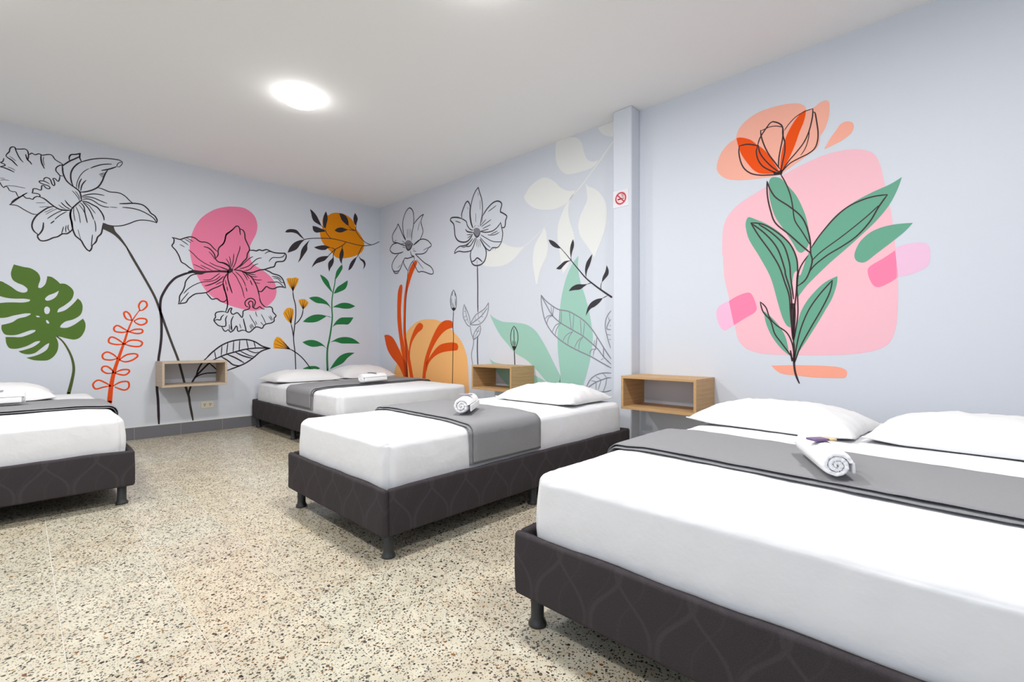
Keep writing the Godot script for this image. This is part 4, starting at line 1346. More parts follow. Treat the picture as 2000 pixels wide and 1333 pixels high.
		[1, 5, 1, 138, 138, [2642, 501, 2590, 533, 2541, 531, 2535, 483, 2566, 459, 2630, 490]],
	]],
	["L", "painted_branch_and_sun", "black leafy branch across an orange sun painted beside the room corner", [
		[0, 6, 1, 0, 0, [578, 2453, 489, 2458, 406, 2428, 349, 2373, 327, 2310, 262, 2234, 218, 2160, 218, 2085, 262, 2011, 363, 1954, 489, 1915, 578, 1913, 638, 1966, 704, 2020, 756, 2082, 775, 2143, 778, 2193, 749, 2236, 746, 2350, 684, 2400, 631, 2436]],
		[0, 7, 2, 0, 0, [898, 2433, 898, 2433, 864, 2415, 826, 2379, 794, 2328, 759, 2259, 759, 2259, 794, 2272, 851, 2299, 873, 2338, 883, 2386]],
		[0, 7, 2, 0, 0, [707, 2444, 707, 2444, 691, 2399, 688, 2349, 701, 2295, 711, 2242, 711, 2242, 736, 2250, 736, 2250, 743, 2300, 740, 2364, 724, 2412]],
		[0, 7, 2, 0, 0, [867, 2243, 867, 2243, 820, 2242, 775, 2231, 724, 2221, 724, 2221, 711, 2204, 711, 2204, 788, 2181, 826, 2172, 858, 2192]],
		[0, 7, 2, 0, 0, [1173, 2119, 1173, 2119, 1147, 2151, 1095, 2166, 1047, 2162, 1011, 2128, 957, 2067, 957, 2067, 1005, 2093, 1047, 2122, 1101, 2128, 1153, 2117]],
		[0, 7, 2, 0, 0, [1147, 1892, 1147, 1892, 1124, 1953, 1077, 2014, 1017, 2051, 957, 2067, 957, 2067, 999, 2020, 1041, 1953, 1083, 1922]],
		[0, 7, 2, 0, 0, [1035, 1795, 1035, 1795, 1011, 1859, 996, 1941, 963, 2001, 898, 2076, 898, 2076, 926, 2013, 929, 1956, 963, 1896, 1005, 1829]],
		[0, 7, 2, 0, 0, [851, 1996, 851, 1996, 801, 2019, 736, 2038, 691, 2035, 645, 2023, 645, 2023, 684, 2011, 711, 1988, 756, 1978, 801, 1981]],
		[0, 7, 2, 0, 0, [879, 1755, 879, 1755, 851, 1818, 813, 1872, 762, 1901, 671, 1920, 671, 1920, 697, 1888, 724, 1859, 775, 1833, 826, 1808]],
		[0, 7, 2, 0, 0, [668, 1731, 668, 1731, 681, 1794, 674, 1846, 631, 1896, 615, 1924, 615, 1924, 611, 1866, 628, 1813, 651, 1778]],
		[0, 7, 2, 0, 0, [506, 2043, 506, 2043, 489, 2000, 489, 1947, 503, 1906, 510, 1860, 503, 1834, 503, 1834, 530, 1870, 541, 1908, 537, 1967]],
		[0, 7, 2, 0, 0, [544, 2454, 544, 2454, 489, 2452, 448, 2427, 427, 2378, 423, 2323, 423, 2323, 462, 2339, 510, 2376, 530, 2417]],
		[0, 7, 2, 0, 0, [338, 2498, 338, 2498, 313, 2466, 302, 2428, 317, 2372, 324, 2337, 324, 2337, 349, 2373, 360, 2417, 352, 2465]],
		[0, 7, 2, 0, 0, [601, 2236, 601, 2236, 564, 2271, 510, 2287, 468, 2282, 427, 2276, 427, 2276, 468, 2252, 510, 2229, 558, 2221]],
		[0, 7, 2, 0, 0, [427, 1774, 427, 1774, 406, 1853, 370, 1910, 313, 1958, 313, 1958, 335, 1901, 363, 1844, 391, 1801]],
		[0, 7, 2, 0, 0, [291, 1981, 291, 1981, 262, 1944, 218, 1929, 196, 1892, 203, 1850, 233, 1806, 233, 1806, 218, 1862, 233, 1901, 270, 1930]],
		[1, 7, 2, 88, 88, [969, 2068, 889, 2093, 788, 2112, 684, 2127, 591, 2131, 455, 2120, 349, 2109, 240, 2106, 166, 2120, 76, 2151, -9, 2202]],
		[1, 7, 2, 84, 84, [711, 2230, 704, 2193, 671, 2153, 645, 2129]],
		[1, 7, 2, 83, 83, [759, 2265, 736, 2238]],
		[1, 7, 2, 89, 89, [423, 2323, 384, 2293, 327, 2280]],
		[1, 7, 2, 90, 90, [427, 2276, 327, 2280]],
		[1, 7, 2, 92, 92, [324, 2337, 327, 2280, 291, 2229, 240, 2183, 189, 2151, 121, 2137]],
		[1, 7, 2, 86, 86, [455, 2120, 503, 2070, 591, 2011, 638, 1966, 684, 1915]],
		[1, 7, 2, 86, 86, [645, 2023, 591, 2011]],
		[1, 7, 2, 85, 85, [591, 2011, 611, 1963, 621, 1904]],
		[1, 7, 2, 87, 87, [503, 2070, 506, 2023]],
		[1, 7, 2, 91, 91, [233, 2107, 262, 2059, 291, 1994, 313, 1951]],
	]],
	["L", "painted_yellow_flowers", "four fan shaped yellow flowers on thin dark stems painted on the wall", [
		[0, 8, 1, 0, 0, [1160, 1599, 1160, 1599, 1133, 1612, 1093, 1614, 1061, 1624, 1024, 1613, 1024, 1613, 1037, 1562, 1085, 1467, 1085, 1467, 1133, 1529]],
		[0, 8, 1, 0, 0, [1028, 1372, 1028, 1372, 996, 1383, 954, 1385, 913, 1350, 913, 1350, 930, 1312, 975, 1267, 975, 1267, 1012, 1323]],
		[0, 8, 1, 0, 0, [1195, 1211, 1195, 1211, 1164, 1262, 1125, 1278, 1085, 1266, 1085, 1266, 1081, 1204, 1109, 1096, 1109, 1096, 1164, 1152]],
		[0, 8, 1, 0, 0, [1261, 952, 1261, 952, 1219, 936, 1172, 883, 1113, 814, 1113, 814, 1203, 819, 1295, 823, 1295, 823, 1291, 899]],
		[1, 0, 2, 88, 32, [1089, 1471, 1141, 1597]],
		[1, 0, 2, 89, 32, [1089, 1471, 1117, 1604]],
		[1, 0, 2, 89, 32, [1089, 1471, 1089, 1611]],
		[1, 0, 2, 90, 33, [1089, 1471, 1065, 1615]],
		[1, 0, 2, 90, 33, [1089, 1471, 1041, 1607]],
		[1, 0, 2, 91, 33, [975, 1271, 1012, 1365]],
		[1, 0, 2, 91, 33, [975, 1271, 983, 1375]],
		[1, 0, 2, 92, 33, [975, 1271, 959, 1377]],
		[1, 0, 2, 92, 34, [975, 1271, 930, 1349]],
		[1, 0, 2, 88, 32, [1109, 1105, 1172, 1225]],
		[1, 0, 2, 88, 32, [1109, 1105, 1141, 1251]],
		[1, 0, 2, 89, 32, [1109, 1105, 1113, 1268]],
		[1, 0, 2, 89, 32, [1109, 1105, 1093, 1261]],
		[1, 0, 2, 86, 31, [1121, 814, 1276, 919]],
		[1, 0, 2, 87, 31, [1121, 814, 1234, 928]],
		[1, 0, 2, 86, 31, [1121, 814, 1288, 875]],
		[1, 0, 2, 86, 31, [1121, 814, 1280, 835]],
		[1, 0, 2, 87, 32, [1121, 814, 1195, 900]],
		[1, 0, 2, 114, 114, [1089, 1467, 1081, 1393, 1061, 1312, 1057, 1205, 1069, 1089, 1081, 957, 1077, 875, 1065, 768, 1057, 570]],
		[1, 0, 2, 115, 115, [975, 1267, 988, 1200, 1020, 1141, 1065, 1094]],
		[1, 0, 2, 113, 113, [1109, 1096, 1093, 1023, 1085, 957]],
		[1, 0, 2, 116, 116, [1121, 814, 1069, 785, 996, 725, 938, 657, 888, 584]],
	]],
	["L", "painted_green_plant", "upright green plant with paired pointed leaves painted on the wall", [
		[0, 9, 1, 0, 0, [508, 1838, 508, 1838, 501, 1795, 534, 1729, 559, 1689, 592, 1643, 592, 1643, 604, 1630, 604, 1630, 592, 1686, 579, 1743, 547, 1796]],
		[1, 9, 1, 107, 249, [594, 1638, 603, 1576, 621, 1487, 634, 1390, 634, 1276, 630, 1189, 643, 1067, 666, 927, 688, 823, 693, 710, 688, 563]],
		[0, 9, 1, 0, 0, [780, 1688, 780, 1688, 724, 1664, 679, 1621, 657, 1562, 621, 1478, 621, 1478, 679, 1534, 741, 1606]],
		[0, 9, 1, 0, 0, [435, 1653, 435, 1653, 440, 1599, 469, 1543, 543, 1501, 612, 1474, 612, 1474, 571, 1552, 506, 1602]],
		[0, 9, 1, 0, 0, [909, 1405, 909, 1405, 854, 1422, 793, 1422, 724, 1392, 679, 1352, 639, 1285, 639, 1285, 688, 1334, 750, 1348, 819, 1352, 879, 1382]],
		[0, 9, 1, 0, 0, [335, 1341, 335, 1341, 421, 1372, 506, 1371, 571, 1345, 625, 1312, 625, 1312, 562, 1311, 478, 1302, 402, 1310]],
		[0, 9, 1, 0, 0, [979, 1125, 979, 1125, 921, 1178, 854, 1210, 776, 1218, 697, 1204, 697, 1204, 750, 1167, 819, 1131, 896, 1120]],
		[0, 9, 1, 0, 0, [359, 1200, 359, 1200, 440, 1198, 525, 1189, 580, 1147, 630, 1071, 630, 1071, 580, 1103, 497, 1110, 421, 1117]],
		[0, 9, 1, 0, 0, [983, 893, 983, 893, 930, 913, 871, 919, 811, 905, 750, 871, 693, 810, 693, 810, 750, 849, 819, 841, 879, 841, 938, 863]],
		[0, 9, 1, 0, 0, [271, 876, 271, 876, 364, 938, 459, 957, 552, 945, 616, 914, 666, 888, 666, 888, 598, 901, 515, 879, 421, 877]],
		[0, 9, 1, 0, 0, [344, 762, 344, 762, 440, 763, 525, 733, 589, 673, 661, 571, 661, 571, 580, 603, 497, 640, 431, 705]],
		[0, 9, 1, 0, 0, [988, 584, 988, 584, 913, 614, 828, 613, 776, 584, 776, 584, 879, 562]],
		[1, 9, 1, 71, 71, [697, 1204, 643, 1189]],
	]],
	["R", "painted_peach_half_disc", "peach half disc with bright orange grass blades painted on the wall", [
		[0, 12, 1, 0, 0, [1020, 1155, 1203, 1141, 1344, 1099, 1479, 1021, 1610, 925, 1689, 823, 1736, 691, 1759, 367, 1759, 367, 348, 265, 348, 265, 348, 508, 414, 643, 478, 813, 626, 1014, 788, 1115, 906, 1146]],
		[0, 11, 2, 0, 0, [798, 1857, 798, 1857, 838, 1835, 818, 1792, 748, 1707, 688, 1608, 636, 1495, 605, 1344, 595, 1168, 595, 1015, 636, 873, 688, 721, 778, 423, 778, 423, 708, 419, 708, 419, 647, 638, 595, 802, 553, 991, 553, 1181, 563, 1406, 595, 1546, 647, 1694, 708, 1793]],
		[0, 11, 2, 0, 0, [510, 1597, 532, 1563, 517, 1445, 500, 1303, 510, 1135, 542, 956, 595, 802, 636, 661, 651, 416, 651, 416, 605, 413, 605, 413, 553, 659, 510, 777, 468, 933, 424, 1138, 418, 1331, 431, 1499, 468, 1580]],
		[0, 11, 2, 0, 0, [120, 982, 120, 982, 213, 986, 325, 946, 435, 837, 542, 707, 636, 603, 651, 416, 651, 416, 605, 413, 605, 413, 457, 597, 303, 702, 190, 811]],
		[0, 11, 2, 0, 0, [896, 1118, 954, 1088, 935, 1043, 847, 999, 748, 908, 698, 803, 692, 710, 692, 710, 667, 756, 688, 885, 748, 1000, 828, 1091]],
		[0, 11, 2, 0, 0, [1487, 1114, 1487, 1114, 1429, 1130, 1344, 1126, 1256, 1085, 1167, 994, 1076, 862, 1001, 727, 963, 614, 935, 432, 935, 432, 1001, 436, 1001, 436, 1020, 593, 1076, 729, 1149, 840, 1256, 949, 1378, 1023, 1496, 1047, 1496, 1047]],
		[0, 11, 2, 0, 0, [1446, 889, 1561, 879, 1585, 837, 1561, 806, 1412, 794, 1274, 771, 1149, 719, 1057, 639, 1020, 537, 1020, 537, 1011, 649, 1011, 649, 1149, 785, 1274, 863]],
	]],
	["R", "painted_magnolia", "fine grey outline drawing of a magnolia on a thin stem above the orange grass blades", [
		[1, 10, 3, 123, 123, [602, 2135, 560, 2195, 542, 2272, 542, 2360, 572, 2422, 620, 2474, 678, 2495, 725, 2473, 759, 2427, 770, 2359, 765, 2274, 736, 2194, 725, 2103]],
		[1, 10, 3, 117, 117, [770, 2287, 838, 2327, 904, 2354, 964, 2365, 964, 2365, 915, 2294, 937, 2225, 954, 2171, 926, 2118, 882, 2079, 770, 2040]],
		[1, 10, 3, 131, 131, [602, 2121, 548, 2184, 488, 2275, 445, 2337, 433, 2346, 414, 2314, 339, 2258, 308, 2215, 327, 2142, 327, 2142, 427, 2114, 512, 2084, 596, 2055]],
		[1, 10, 3, 131, 131, [427, 2114, 327, 2114, 269, 2081, 257, 2048, 314, 2005, 402, 1987, 500, 1984, 548, 1991]],
		[1, 10, 3, 113, 113, [759, 2039, 827, 2068, 893, 2084, 970, 2079, 1045, 2051, 1108, 2001, 1108, 1979, 1055, 1964, 1023, 1931, 959, 1914, 871, 1919, 804, 1931]],
		[1, 10, 3, 131, 131, [445, 1974, 364, 1930, 308, 1874, 301, 1826, 339, 1780, 402, 1767, 464, 1774, 512, 1823, 548, 1886]],
		[1, 10, 3, 129, 129, [327, 1782, 364, 1750, 427, 1744, 457, 1764]],
		[1, 10, 3, 121, 121, [702, 1974, 725, 1924, 770, 1905, 782, 1858]],
		[1, 10, 3, 113, 113, [804, 1927, 893, 1864, 991, 1801, 1097, 1750, 1144, 1701, 1149, 1669, 1108, 1661, 1002, 1694, 926, 1712, 860, 1715, 782, 1806, 748, 1849]],
		[1, 10, 3, 125, 125, [770, 1902, 702, 1901, 643, 1898, 584, 1906, 554, 1865, 584, 1815, 649, 1747, 649, 1747]],
		[1, 10, 3, 122, 122, [655, 1747, 702, 1815, 770, 1859]],
		[0, 28, 2, 0, 0, [602, 2101, 643, 2115, 702, 2100, 736, 2068, 736, 2035, 690, 1995, 643, 1995, 602, 2041]],
		[1, 10, 3, 212, 212, [596, 2089, 620, 2025, 655, 1997, 702, 2007, 748, 2060]],
		[1, 10, 3, 71, 71, [637, 2250, 637, 2143]],
		[1, 10, 3, 70, 70, [673, 2250, 673, 2137]],
		[1, 10, 3, 70, 70, [707, 2238, 707, 2139]],
		[1, 10, 3, 68, 68, [893, 2297, 849, 2195]],
		[1, 10, 3, 71, 71, [524, 2126, 596, 2089]],
		[1, 10, 3, 71, 71, [512, 2094, 596, 2082]],
		[1, 10, 3, 71, 71, [536, 2050, 596, 2035]],
		[1, 10, 3, 69, 69, [759, 1992, 782, 1993]],
		[1, 10, 3, 69, 69, [759, 1973, 815, 1959]],
		[1, 10, 3, 73, 73, [494, 1839, 433, 1808]],
		[1, 10, 3, 67, 67, [1045, 1972, 959, 1952]],
		[1, 10, 3, 67, 67, [827, 1859, 959, 1740]],
		[1, 10, 3, 74, 74, [364, 2150, 402, 2152]],
		[1, 10, 3, 71, 71, [643, 2082, 655, 2033]],
		[1, 10, 3, 70, 70, [690, 2082, 678, 2023]],
		[1, 10, 3, 70, 70, [632, 2063, 713, 2055]],
		[1, 0, 3, 110, 110, [647, 1741, 636, 1625, 605, 1368, 595, 1109, 605, 932, 616, 755, 636, 415]],
	]],
	["R", "painted_bud", "closed flower bud on a thin dark stem drawn over the peach half disc", [
		[1, 10, 3, 88, 88, [1507, 1453, 1507, 1453, 1479, 1421, 1457, 1366, 1457, 1309, 1474, 1259, 1507, 1230, 1507, 1230, 1540, 1249, 1556, 1311, 1551, 1374, 1529, 1424, 1507, 1453, 1507, 1453]],
		[1, 10, 3, 88, 88, [1496, 1426, 1485, 1392]],
		[1, 10, 3, 87, 87, [1529, 1417, 1534, 1382]],
		[1, 10, 3, 88, 88, [1496, 1314, 1490, 1265]],
		[1, 10, 3, 87, 87, [1534, 1354, 1540, 1284]],
		[1, 10, 3, 88, 88, [1474, 1365, 1474, 1294]],
		[1, 10, 3, 87, 87, [1512, 1292, 1518, 1250]],
		[0, 0, 3, 0, 0, [1479, 1255, 1479, 1255, 1507, 1265, 1540, 1256, 1540, 1256, 1512, 1226, 1512, 1226]],
		[1, 0, 3, 105, 105, [1507, 1230, 1501, 1153, 1496, 1062, 1507, 957, 1501, 852, 1496, 746, 1493, 606, 1488, 424]],
	]],
	["R", "painted_bud", "closed flower bud on a dark stem drawn above the wooden box shelf by the mint leaves", [
		[1, 0, 3, 86, 86, [2400, 1042, 2400, 1042, 2370, 1003, 2357, 948, 2362, 892, 2383, 843, 2404, 812, 2404, 812, 2429, 849, 2450, 904, 2450, 965, 2429, 1014, 2400, 1042, 2400, 1042]],
		[1, 0, 3, 86, 86, [2400, 1015, 2404, 855]],
		[1, 0, 3, 87, 87, [2383, 904, 2391, 855]],
		[1, 0, 3, 86, 86, [2421, 898, 2415, 855]],
		[0, 0, 3, 0, 0, [2383, 849, 2383, 849, 2404, 855, 2429, 849, 2429, 849, 2404, 809, 2404, 809]],
		[1, 0, 3, 115, 115, [2404, 812, 2408, 751, 2413, 640]],
	]],
	["R", "painted_tall_magnolia", "grey outline drawing of a large magnolia with a pointed top petal on a straight stem", [
		[1, 10, 3, 110, 110, [1820, 2065, 1795, 2128, 1780, 2209, 1785, 2286, 1815, 2371, 1854, 2428, 1902, 2462, 1902, 2462, 1921, 2407, 1949, 2343, 1963, 2270, 1963, 2193, 1945, 2127, 1930, 2065]],
		[1, 10, 3, 112, 112, [1775, 2288, 1771, 2198, 1785, 2129, 1815, 2066]],
		[1, 10, 3, 111, 111, [1705, 1892, 1775, 1886, 1825, 1927, 1854, 1955]],
		[1, 10, 3, 114, 114, [1634, 2196, 1716, 2148, 1731, 2106, 1775, 2059, 1820, 2042]],
		[1, 10, 3, 117, 117, [1815, 1955, 1756, 1918, 1685, 1902, 1603, 1904, 1540, 1875, 1524, 1840, 1524, 1840, 1593, 1855, 1685, 1836, 1785, 1835, 1825, 1869, 1854, 1923, 1873, 1952]],
		[1, 10, 3, 105, 105, [1930, 2011, 2015, 1988, 2106, 1985, 2168, 2006, 2221, 2046]],
		[1, 10, 3, 103, 103, [2221, 2052, 2238, 1994, 2251, 1937, 2238, 1872, 2212, 1833, 2177, 1813, 2106, 1820, 2070, 1797, 2015, 1830, 1978, 1873]],
		[1, 10, 3, 147, 147, [1644, 2201, 1644, 2248, 1675, 2302, 1705, 2342, 1736, 2355, 1761, 2331, 1780, 2287]],
		[1, 10, 3, 152, 152, [1634, 2196, 1561, 2220, 1476, 2232, 1454, 2209, 1508, 2158, 1524, 2094, 1535, 2025, 1582, 1970, 1655, 1943, 1726, 1939, 1775, 1961, 1815, 2001]],
		[1, 10, 3, 140, 140, [1795, 1841, 1780, 1790, 1790, 1737, 1815, 1695, 1863, 1673, 1940, 1674, 1996, 1705, 2019, 1766, 2010, 1824, 1978, 1866, 1930, 1931]],
		[1, 10, 3, 142, 142, [1795, 1720, 1844, 1727, 1883, 1748, 1921, 1730, 1959, 1700]],
		[1, 10, 3, 131, 131, [1968, 2161, 2024, 2213, 2097, 2255, 2159, 2267, 2212, 2253, 2238, 2220, 2221, 2175, 2221, 2150, 2221, 2150, 2273, 2122, 2307, 2091, 2290, 2058, 2285, 2016, 2273, 1994, 2238, 1997]],
		[1, 10, 3, 142, 142, [1825, 2018, 1854, 1981, 1878, 1961, 1911, 1972, 1930, 2001]],
		[1, 10, 3, 146, 146, [1705, 2068, 1736, 2040, 1815, 2020]],
		[1, 10, 3, 82, 82, [1644, 1894, 1695, 1887, 1756, 1912]],
		[1, 10, 3, 75, 75, [1940, 1974, 2015, 1931, 2106, 1885, 2186, 1867, 2234, 1863]],
		[1, 10, 3, 77, 77, [1930, 1950, 1996, 1889, 2079, 1827]],
		[1, 10, 3, 76, 76, [1940, 2070, 2015, 2117]],
		[1, 10, 3, 75, 75, [1949, 2056, 2088, 2101]],
		[1, 10, 3, 75, 75, [1968, 2033, 2079, 2052]],
		[1, 10, 3, 76, 76, [1940, 2012, 2051, 2013]],
		[1, 10, 3, 74, 74, [2042, 1958, 2133, 1944, 2203, 1957]],
		[1, 10, 3, 75, 75, [2177, 1973, 2088, 1957]],
		[1, 10, 3, 74, 74, [2051, 2189, 2159, 2224]],
		[1, 10, 3, 77, 77, [1954, 2099, 1968, 2161]],
		[1, 10, 3, 80, 80, [1726, 2008, 1805, 2002]],
		[1, 10, 3, 80, 80, [1736, 1974, 1795, 1991]],
		[1, 10, 3, 83, 83, [1540, 2186, 1624, 2151]],
		[1, 10, 3, 47, 47, [1878, 1939, 1873, 1869]],
		[1, 10, 3, 47, 47, [1897, 1936, 1902, 1852]],
		[1, 10, 3, 47, 47, [1921, 1926, 1930, 1854]],
		[1, 10, 3, 47, 47, [1863, 2206, 1863, 2116]],
		[1, 10, 3, 47, 47, [1930, 2328, 1930, 2232]],
		[1, 10, 3, 47, 47, [1897, 2412, 1902, 2379]],
		[1, 10, 3, 49, 49, [1736, 2296, 1746, 2268]],
		[1, 10, 3, 47, 47, [1834, 2069, 1863, 2083]],
		[1, 10, 3, 47, 47, [1892, 2078, 1911, 2062]],
		[1, 10, 3, 47, 47, [1883, 1725, 1883, 1687]],
		[1, 10, 3, 45, 45, [2124, 1814, 2106, 1798]],
		[1, 10, 3, 45, 45, [2159, 1812, 2142, 1793]],
		[0, 28, 2, 0, 0, [1830, 2044, 1863, 2057, 1911, 2043, 1930, 2014, 1921, 1984, 1883, 1964, 1883, 1964, 1844, 1996]],
		[1, 0, 3, 139, 139, [1887, 1676, 1893, 1488, 1893, 1317, 1896, 1197]],
		[1, 0, 3, 140, 140, [1893, 953, 1887, 823, 1897, 625]],
	]],
	["R", "painted_grey_sprig", "pale grey outlined leaf sprig drawn in front of the straight magnolia stem", [
		[1, 13, 3, 110, 110, [1684, 1289, 1684, 1289, 1663, 1215, 1673, 1146, 1726, 1077, 1777, 1052]],
		[1, 13, 3, 108, 108, [1684, 1283, 1736, 1205, 1767, 1143, 1777, 1075]],
		[1, 13, 3, 102, 102, [1777, 1068, 1807, 1115, 1858, 1166, 1927, 1196, 1994, 1226, 2051, 1281, 2051, 1281, 2047, 1210, 2014, 1140, 1946, 1084, 1877, 1069, 1787, 1071]],
		[1, 13, 3, 104, 104, [1787, 1078, 1877, 1119, 1956, 1162, 2033, 1230]],
		[1, 13, 3, 107, 107, [1932, 1061, 1936, 1018, 1907, 959, 1828, 920, 1838, 980, 1877, 1026, 1932, 1061]],
		[1, 13, 3, 107, 107, [1777, 1055, 1797, 980, 1828, 920, 1823, 853, 1797, 765, 1823, 645]],
		[1, 13, 3, 67, 67, [1694, 1268, 1715, 1179, 1756, 1089]],
		[1, 13, 3, 67, 67, [1679, 1214, 1705, 1213]],
		[1, 13, 3, 67, 67, [1679, 1153, 1715, 1165]],
		[1, 13, 3, 67, 67, [1694, 1118, 1736, 1130]],
		[1, 13, 3, 65, 65, [1858, 1153, 1853, 1106]],
		[1, 13, 3, 64, 64, [1897, 1184, 1907, 1138]],
		[1, 13, 3, 64, 64, [1956, 1195, 1966, 1168]],
		[1, 13, 3, 64, 64, [1946, 1149, 1975, 1142]],
		[1, 13, 3, 64, 64, [1897, 1112, 1936, 1090]],
		[1, 13, 3, 65, 65, [1917, 1032, 1838, 926]],
		[1, 13, 3, 65, 65, [1868, 1019, 1887, 992]],
		[1, 13, 3, 65, 65, [1917, 1005, 1887, 999]],
	]],
	["R", "painted_cream_branch", "cream leafed branch painted high on the wall beside the pilaster", [
		[0, 14, 1, 0, 0, [3332, 2613, 3332, 2613, 3396, 2618, 3481, 2615, 3481, 2615, 3481, 2495, 3481, 2495, 3415, 2525, 3367, 2561]],
		[0, 14, 1, 0, 0, [3337, 2353, 3337, 2353, 3278, 2356, 3227, 2391, 3196, 2459, 3175, 2534, 3134, 2589, 3069, 2617, 2993, 2636, 2908, 2634, 2908, 2634, 2897, 2543, 2908, 2450, 2948, 2377, 3015, 2320, 3069, 2307, 3155, 2303, 3237, 2303, 3298, 2317, 3327, 2339]],
		[0, 14, 1, 0, 0, [3112, 2162, 3112, 2162, 3026, 2177, 2948, 2225, 2891, 2283, 2821, 2332, 2750, 2353, 2665, 2337, 2589, 2298, 2525, 2226, 2525, 2226, 2577, 2158, 2665, 2098, 2774, 2063, 2891, 2049, 2993, 2064, 3069, 2110]],
		[0, 14, 1, 0, 0, [3074, 2123, 3074, 2123, 3037, 2023, 3050, 1923, 3097, 1789, 3097, 1721, 3062, 1629, 3037, 1545, 2976, 1473, 2976, 1473, 2957, 1593, 2926, 1747, 2920, 1867, 2951, 1961, 3001, 2050]],
		[0, 14, 1, 0, 0, [3207, 2209, 3207, 2209, 3237, 2167, 3308, 2126, 3376, 2053, 3410, 1971, 3415, 1880, 3396, 1785, 3357, 1691, 3318, 1614, 3303, 1569, 3303, 1569, 3237, 1667, 3165, 1763, 3139, 1845, 3155, 1928, 3196, 1997, 3227, 2059, 3222, 2137]],
		[0, 14, 1, 0, 0, [2769, 1909, 2769, 1909, 2792, 1868, 2801, 1807, 2814, 1737, 2801, 1660, 2763, 1596, 2724, 1531, 2691, 1414, 2691, 1414, 2671, 1416, 2671, 1416, 2658, 1487, 2638, 1590, 2638, 1681, 2658, 1759, 2698, 1818, 2737, 1862]],
		[0, 14, 1, 0, 0, [2529, 1777, 2529, 1777, 2473, 1775, 2409, 1784, 2336, 1805, 2276, 1835, 2231, 1852, 2185, 1826, 2075, 1798, 2019, 1772, 1994, 1709, 1945, 1675, 2043, 1642, 2185, 1626, 2299, 1635, 2394, 1671, 2466, 1719, 2529, 1767]],
		[1, 14, 1, 128, 128, [3481, 2469, 3405, 2400, 3347, 2342, 3288, 2290, 3207, 2217, 3123, 2150, 3069, 2119]],
		[1, 14, 1, 91, 23, [2529, 1775, 2618, 1815, 2724, 1879, 2776, 1910, 2852, 1960]],
	]],
	["R", "painted_mint_leaves", "large pale mint green leaves painted behind the single bed", [
		[0, 15, 1, 0, 0, [3141, 1609, 3141, 1609, 3136, 1503, 3162, 1385, 3208, 1263, 3248, 1135, 3273, 1009, 3283, 926, 3268, 801, 3233, 666, 3177, 503, 3162, 451, 3162, 451, 2811, 425, 2811, 425, 2914, 463, 2914, 463, 2953, 607, 2953, 607, 2931, 752, 2920, 884, 2925, 1017, 2948, 1193, 2975, 1323, 3019, 1450, 3078, 1548]],
		[0, 15, 1, 0, 0, [2069, 1171, 2069, 1171, 2140, 1126, 2259, 1087, 2412, 1075, 2558, 1051, 2663, 996, 2731, 924, 2797, 835, 2862, 735, 2950, 600, 2950, 600, 2957, 428, 2957, 428, 2862, 471, 2838, 519, 2838, 519, 2797, 542, 2680, 640, 2558, 727, 2412, 791, 2317, 872, 2220, 956, 2140, 1056]],
		[0, 15, 1, 0, 0, [2065, 728, 2065, 728, 2123, 699, 2223, 682, 2374, 672, 2537, 640, 2656, 593, 2752, 557, 2846, 512, 2846, 512, 2846, 414, 2846, 414, 2440, 382, 2306, 484, 2209, 563, 2138, 634]],
	]],
	["R", "painted_dark_sprig", "small black leafed sprig painted over the mint leaf beside the pilaster", [
		[1, 16, 3, 53, 159, [2957, 1696, 3013, 1638, 3068, 1576, 3135, 1502, 3214, 1418, 3290, 1358, 3365, 1305, 3458, 1244]],
		[0, 16, 3, 0, 0, [2820, 1792, 2820, 1792, 2864, 1777, 2907, 1748, 2961, 1695, 2961, 1695, 2921, 1703, 2878, 1721, 2842, 1752]],
		[0, 16, 3, 0, 0, [3085, 1755, 3085, 1755, 3095, 1726, 3092, 1688, 3075, 1646, 3065, 1598, 3065, 1598, 3054, 1655, 3061, 1709]],
		[0, 16, 3, 0, 0, [2904, 1528, 2904, 1528, 2950, 1556, 2999, 1581, 3068, 1578, 3068, 1578, 3027, 1569, 2985, 1541, 2950, 1517]],
		[0, 16, 3, 0, 0, [3278, 1606, 3278, 1606, 3268, 1557, 3249, 1511, 3227, 1471, 3217, 1418, 3217, 1418, 3207, 1484, 3220, 1541, 3246, 1575]],
		[0, 16, 3, 0, 0, [3041, 1322, 3041, 1322, 3075, 1355, 3129, 1372, 3188, 1367, 3233, 1366, 3233, 1366, 3201, 1350, 3155, 1327, 3095, 1326]],
		[0, 16, 3, 0, 0, [3413, 1500, 3413, 1500, 3431, 1459, 3428, 1424, 3401, 1395, 3368, 1367, 3368, 1367, 3377, 1408, 3401, 1452]],
		[0, 16, 3, 0, 0, [3214, 1105, 3214, 1105, 3233, 1171, 3265, 1211, 3316, 1235, 3377, 1241, 3377, 1241, 3347, 1207, 3303, 1178, 3259, 1159]],
		[1, 16, 3, 58, 58, [3233, 1366, 3268, 1372]],
		[1, 16, 3, 57, 57, [3368, 1367, 3359, 1337, 3365, 1305]],
		[1, 16, 3, 56, 56, [3377, 1241, 3419, 1257]],
		[1, 16, 3, 61, 61, [3065, 1598, 3068, 1578]],
	]],
	["R", "painted_grey_leaf", "large grey outlined leaf with curved veins crossing the mint leaf", [
		[1, 13, 2, 107, 107, [2735, 1310, 2735, 1310, 2787, 1258, 2862, 1207, 2935, 1171, 3033, 1152, 3118, 1113, 3202, 1062, 3275, 993, 3338, 912, 3400, 826, 3453, 759]],
		[1, 13, 2, 111, 111, [2735, 1310, 2740, 1225, 2768, 1113, 2806, 1039, 2871, 965, 2962, 900, 3059, 851, 3160, 810, 3267, 771, 3361, 727, 3453, 687]],
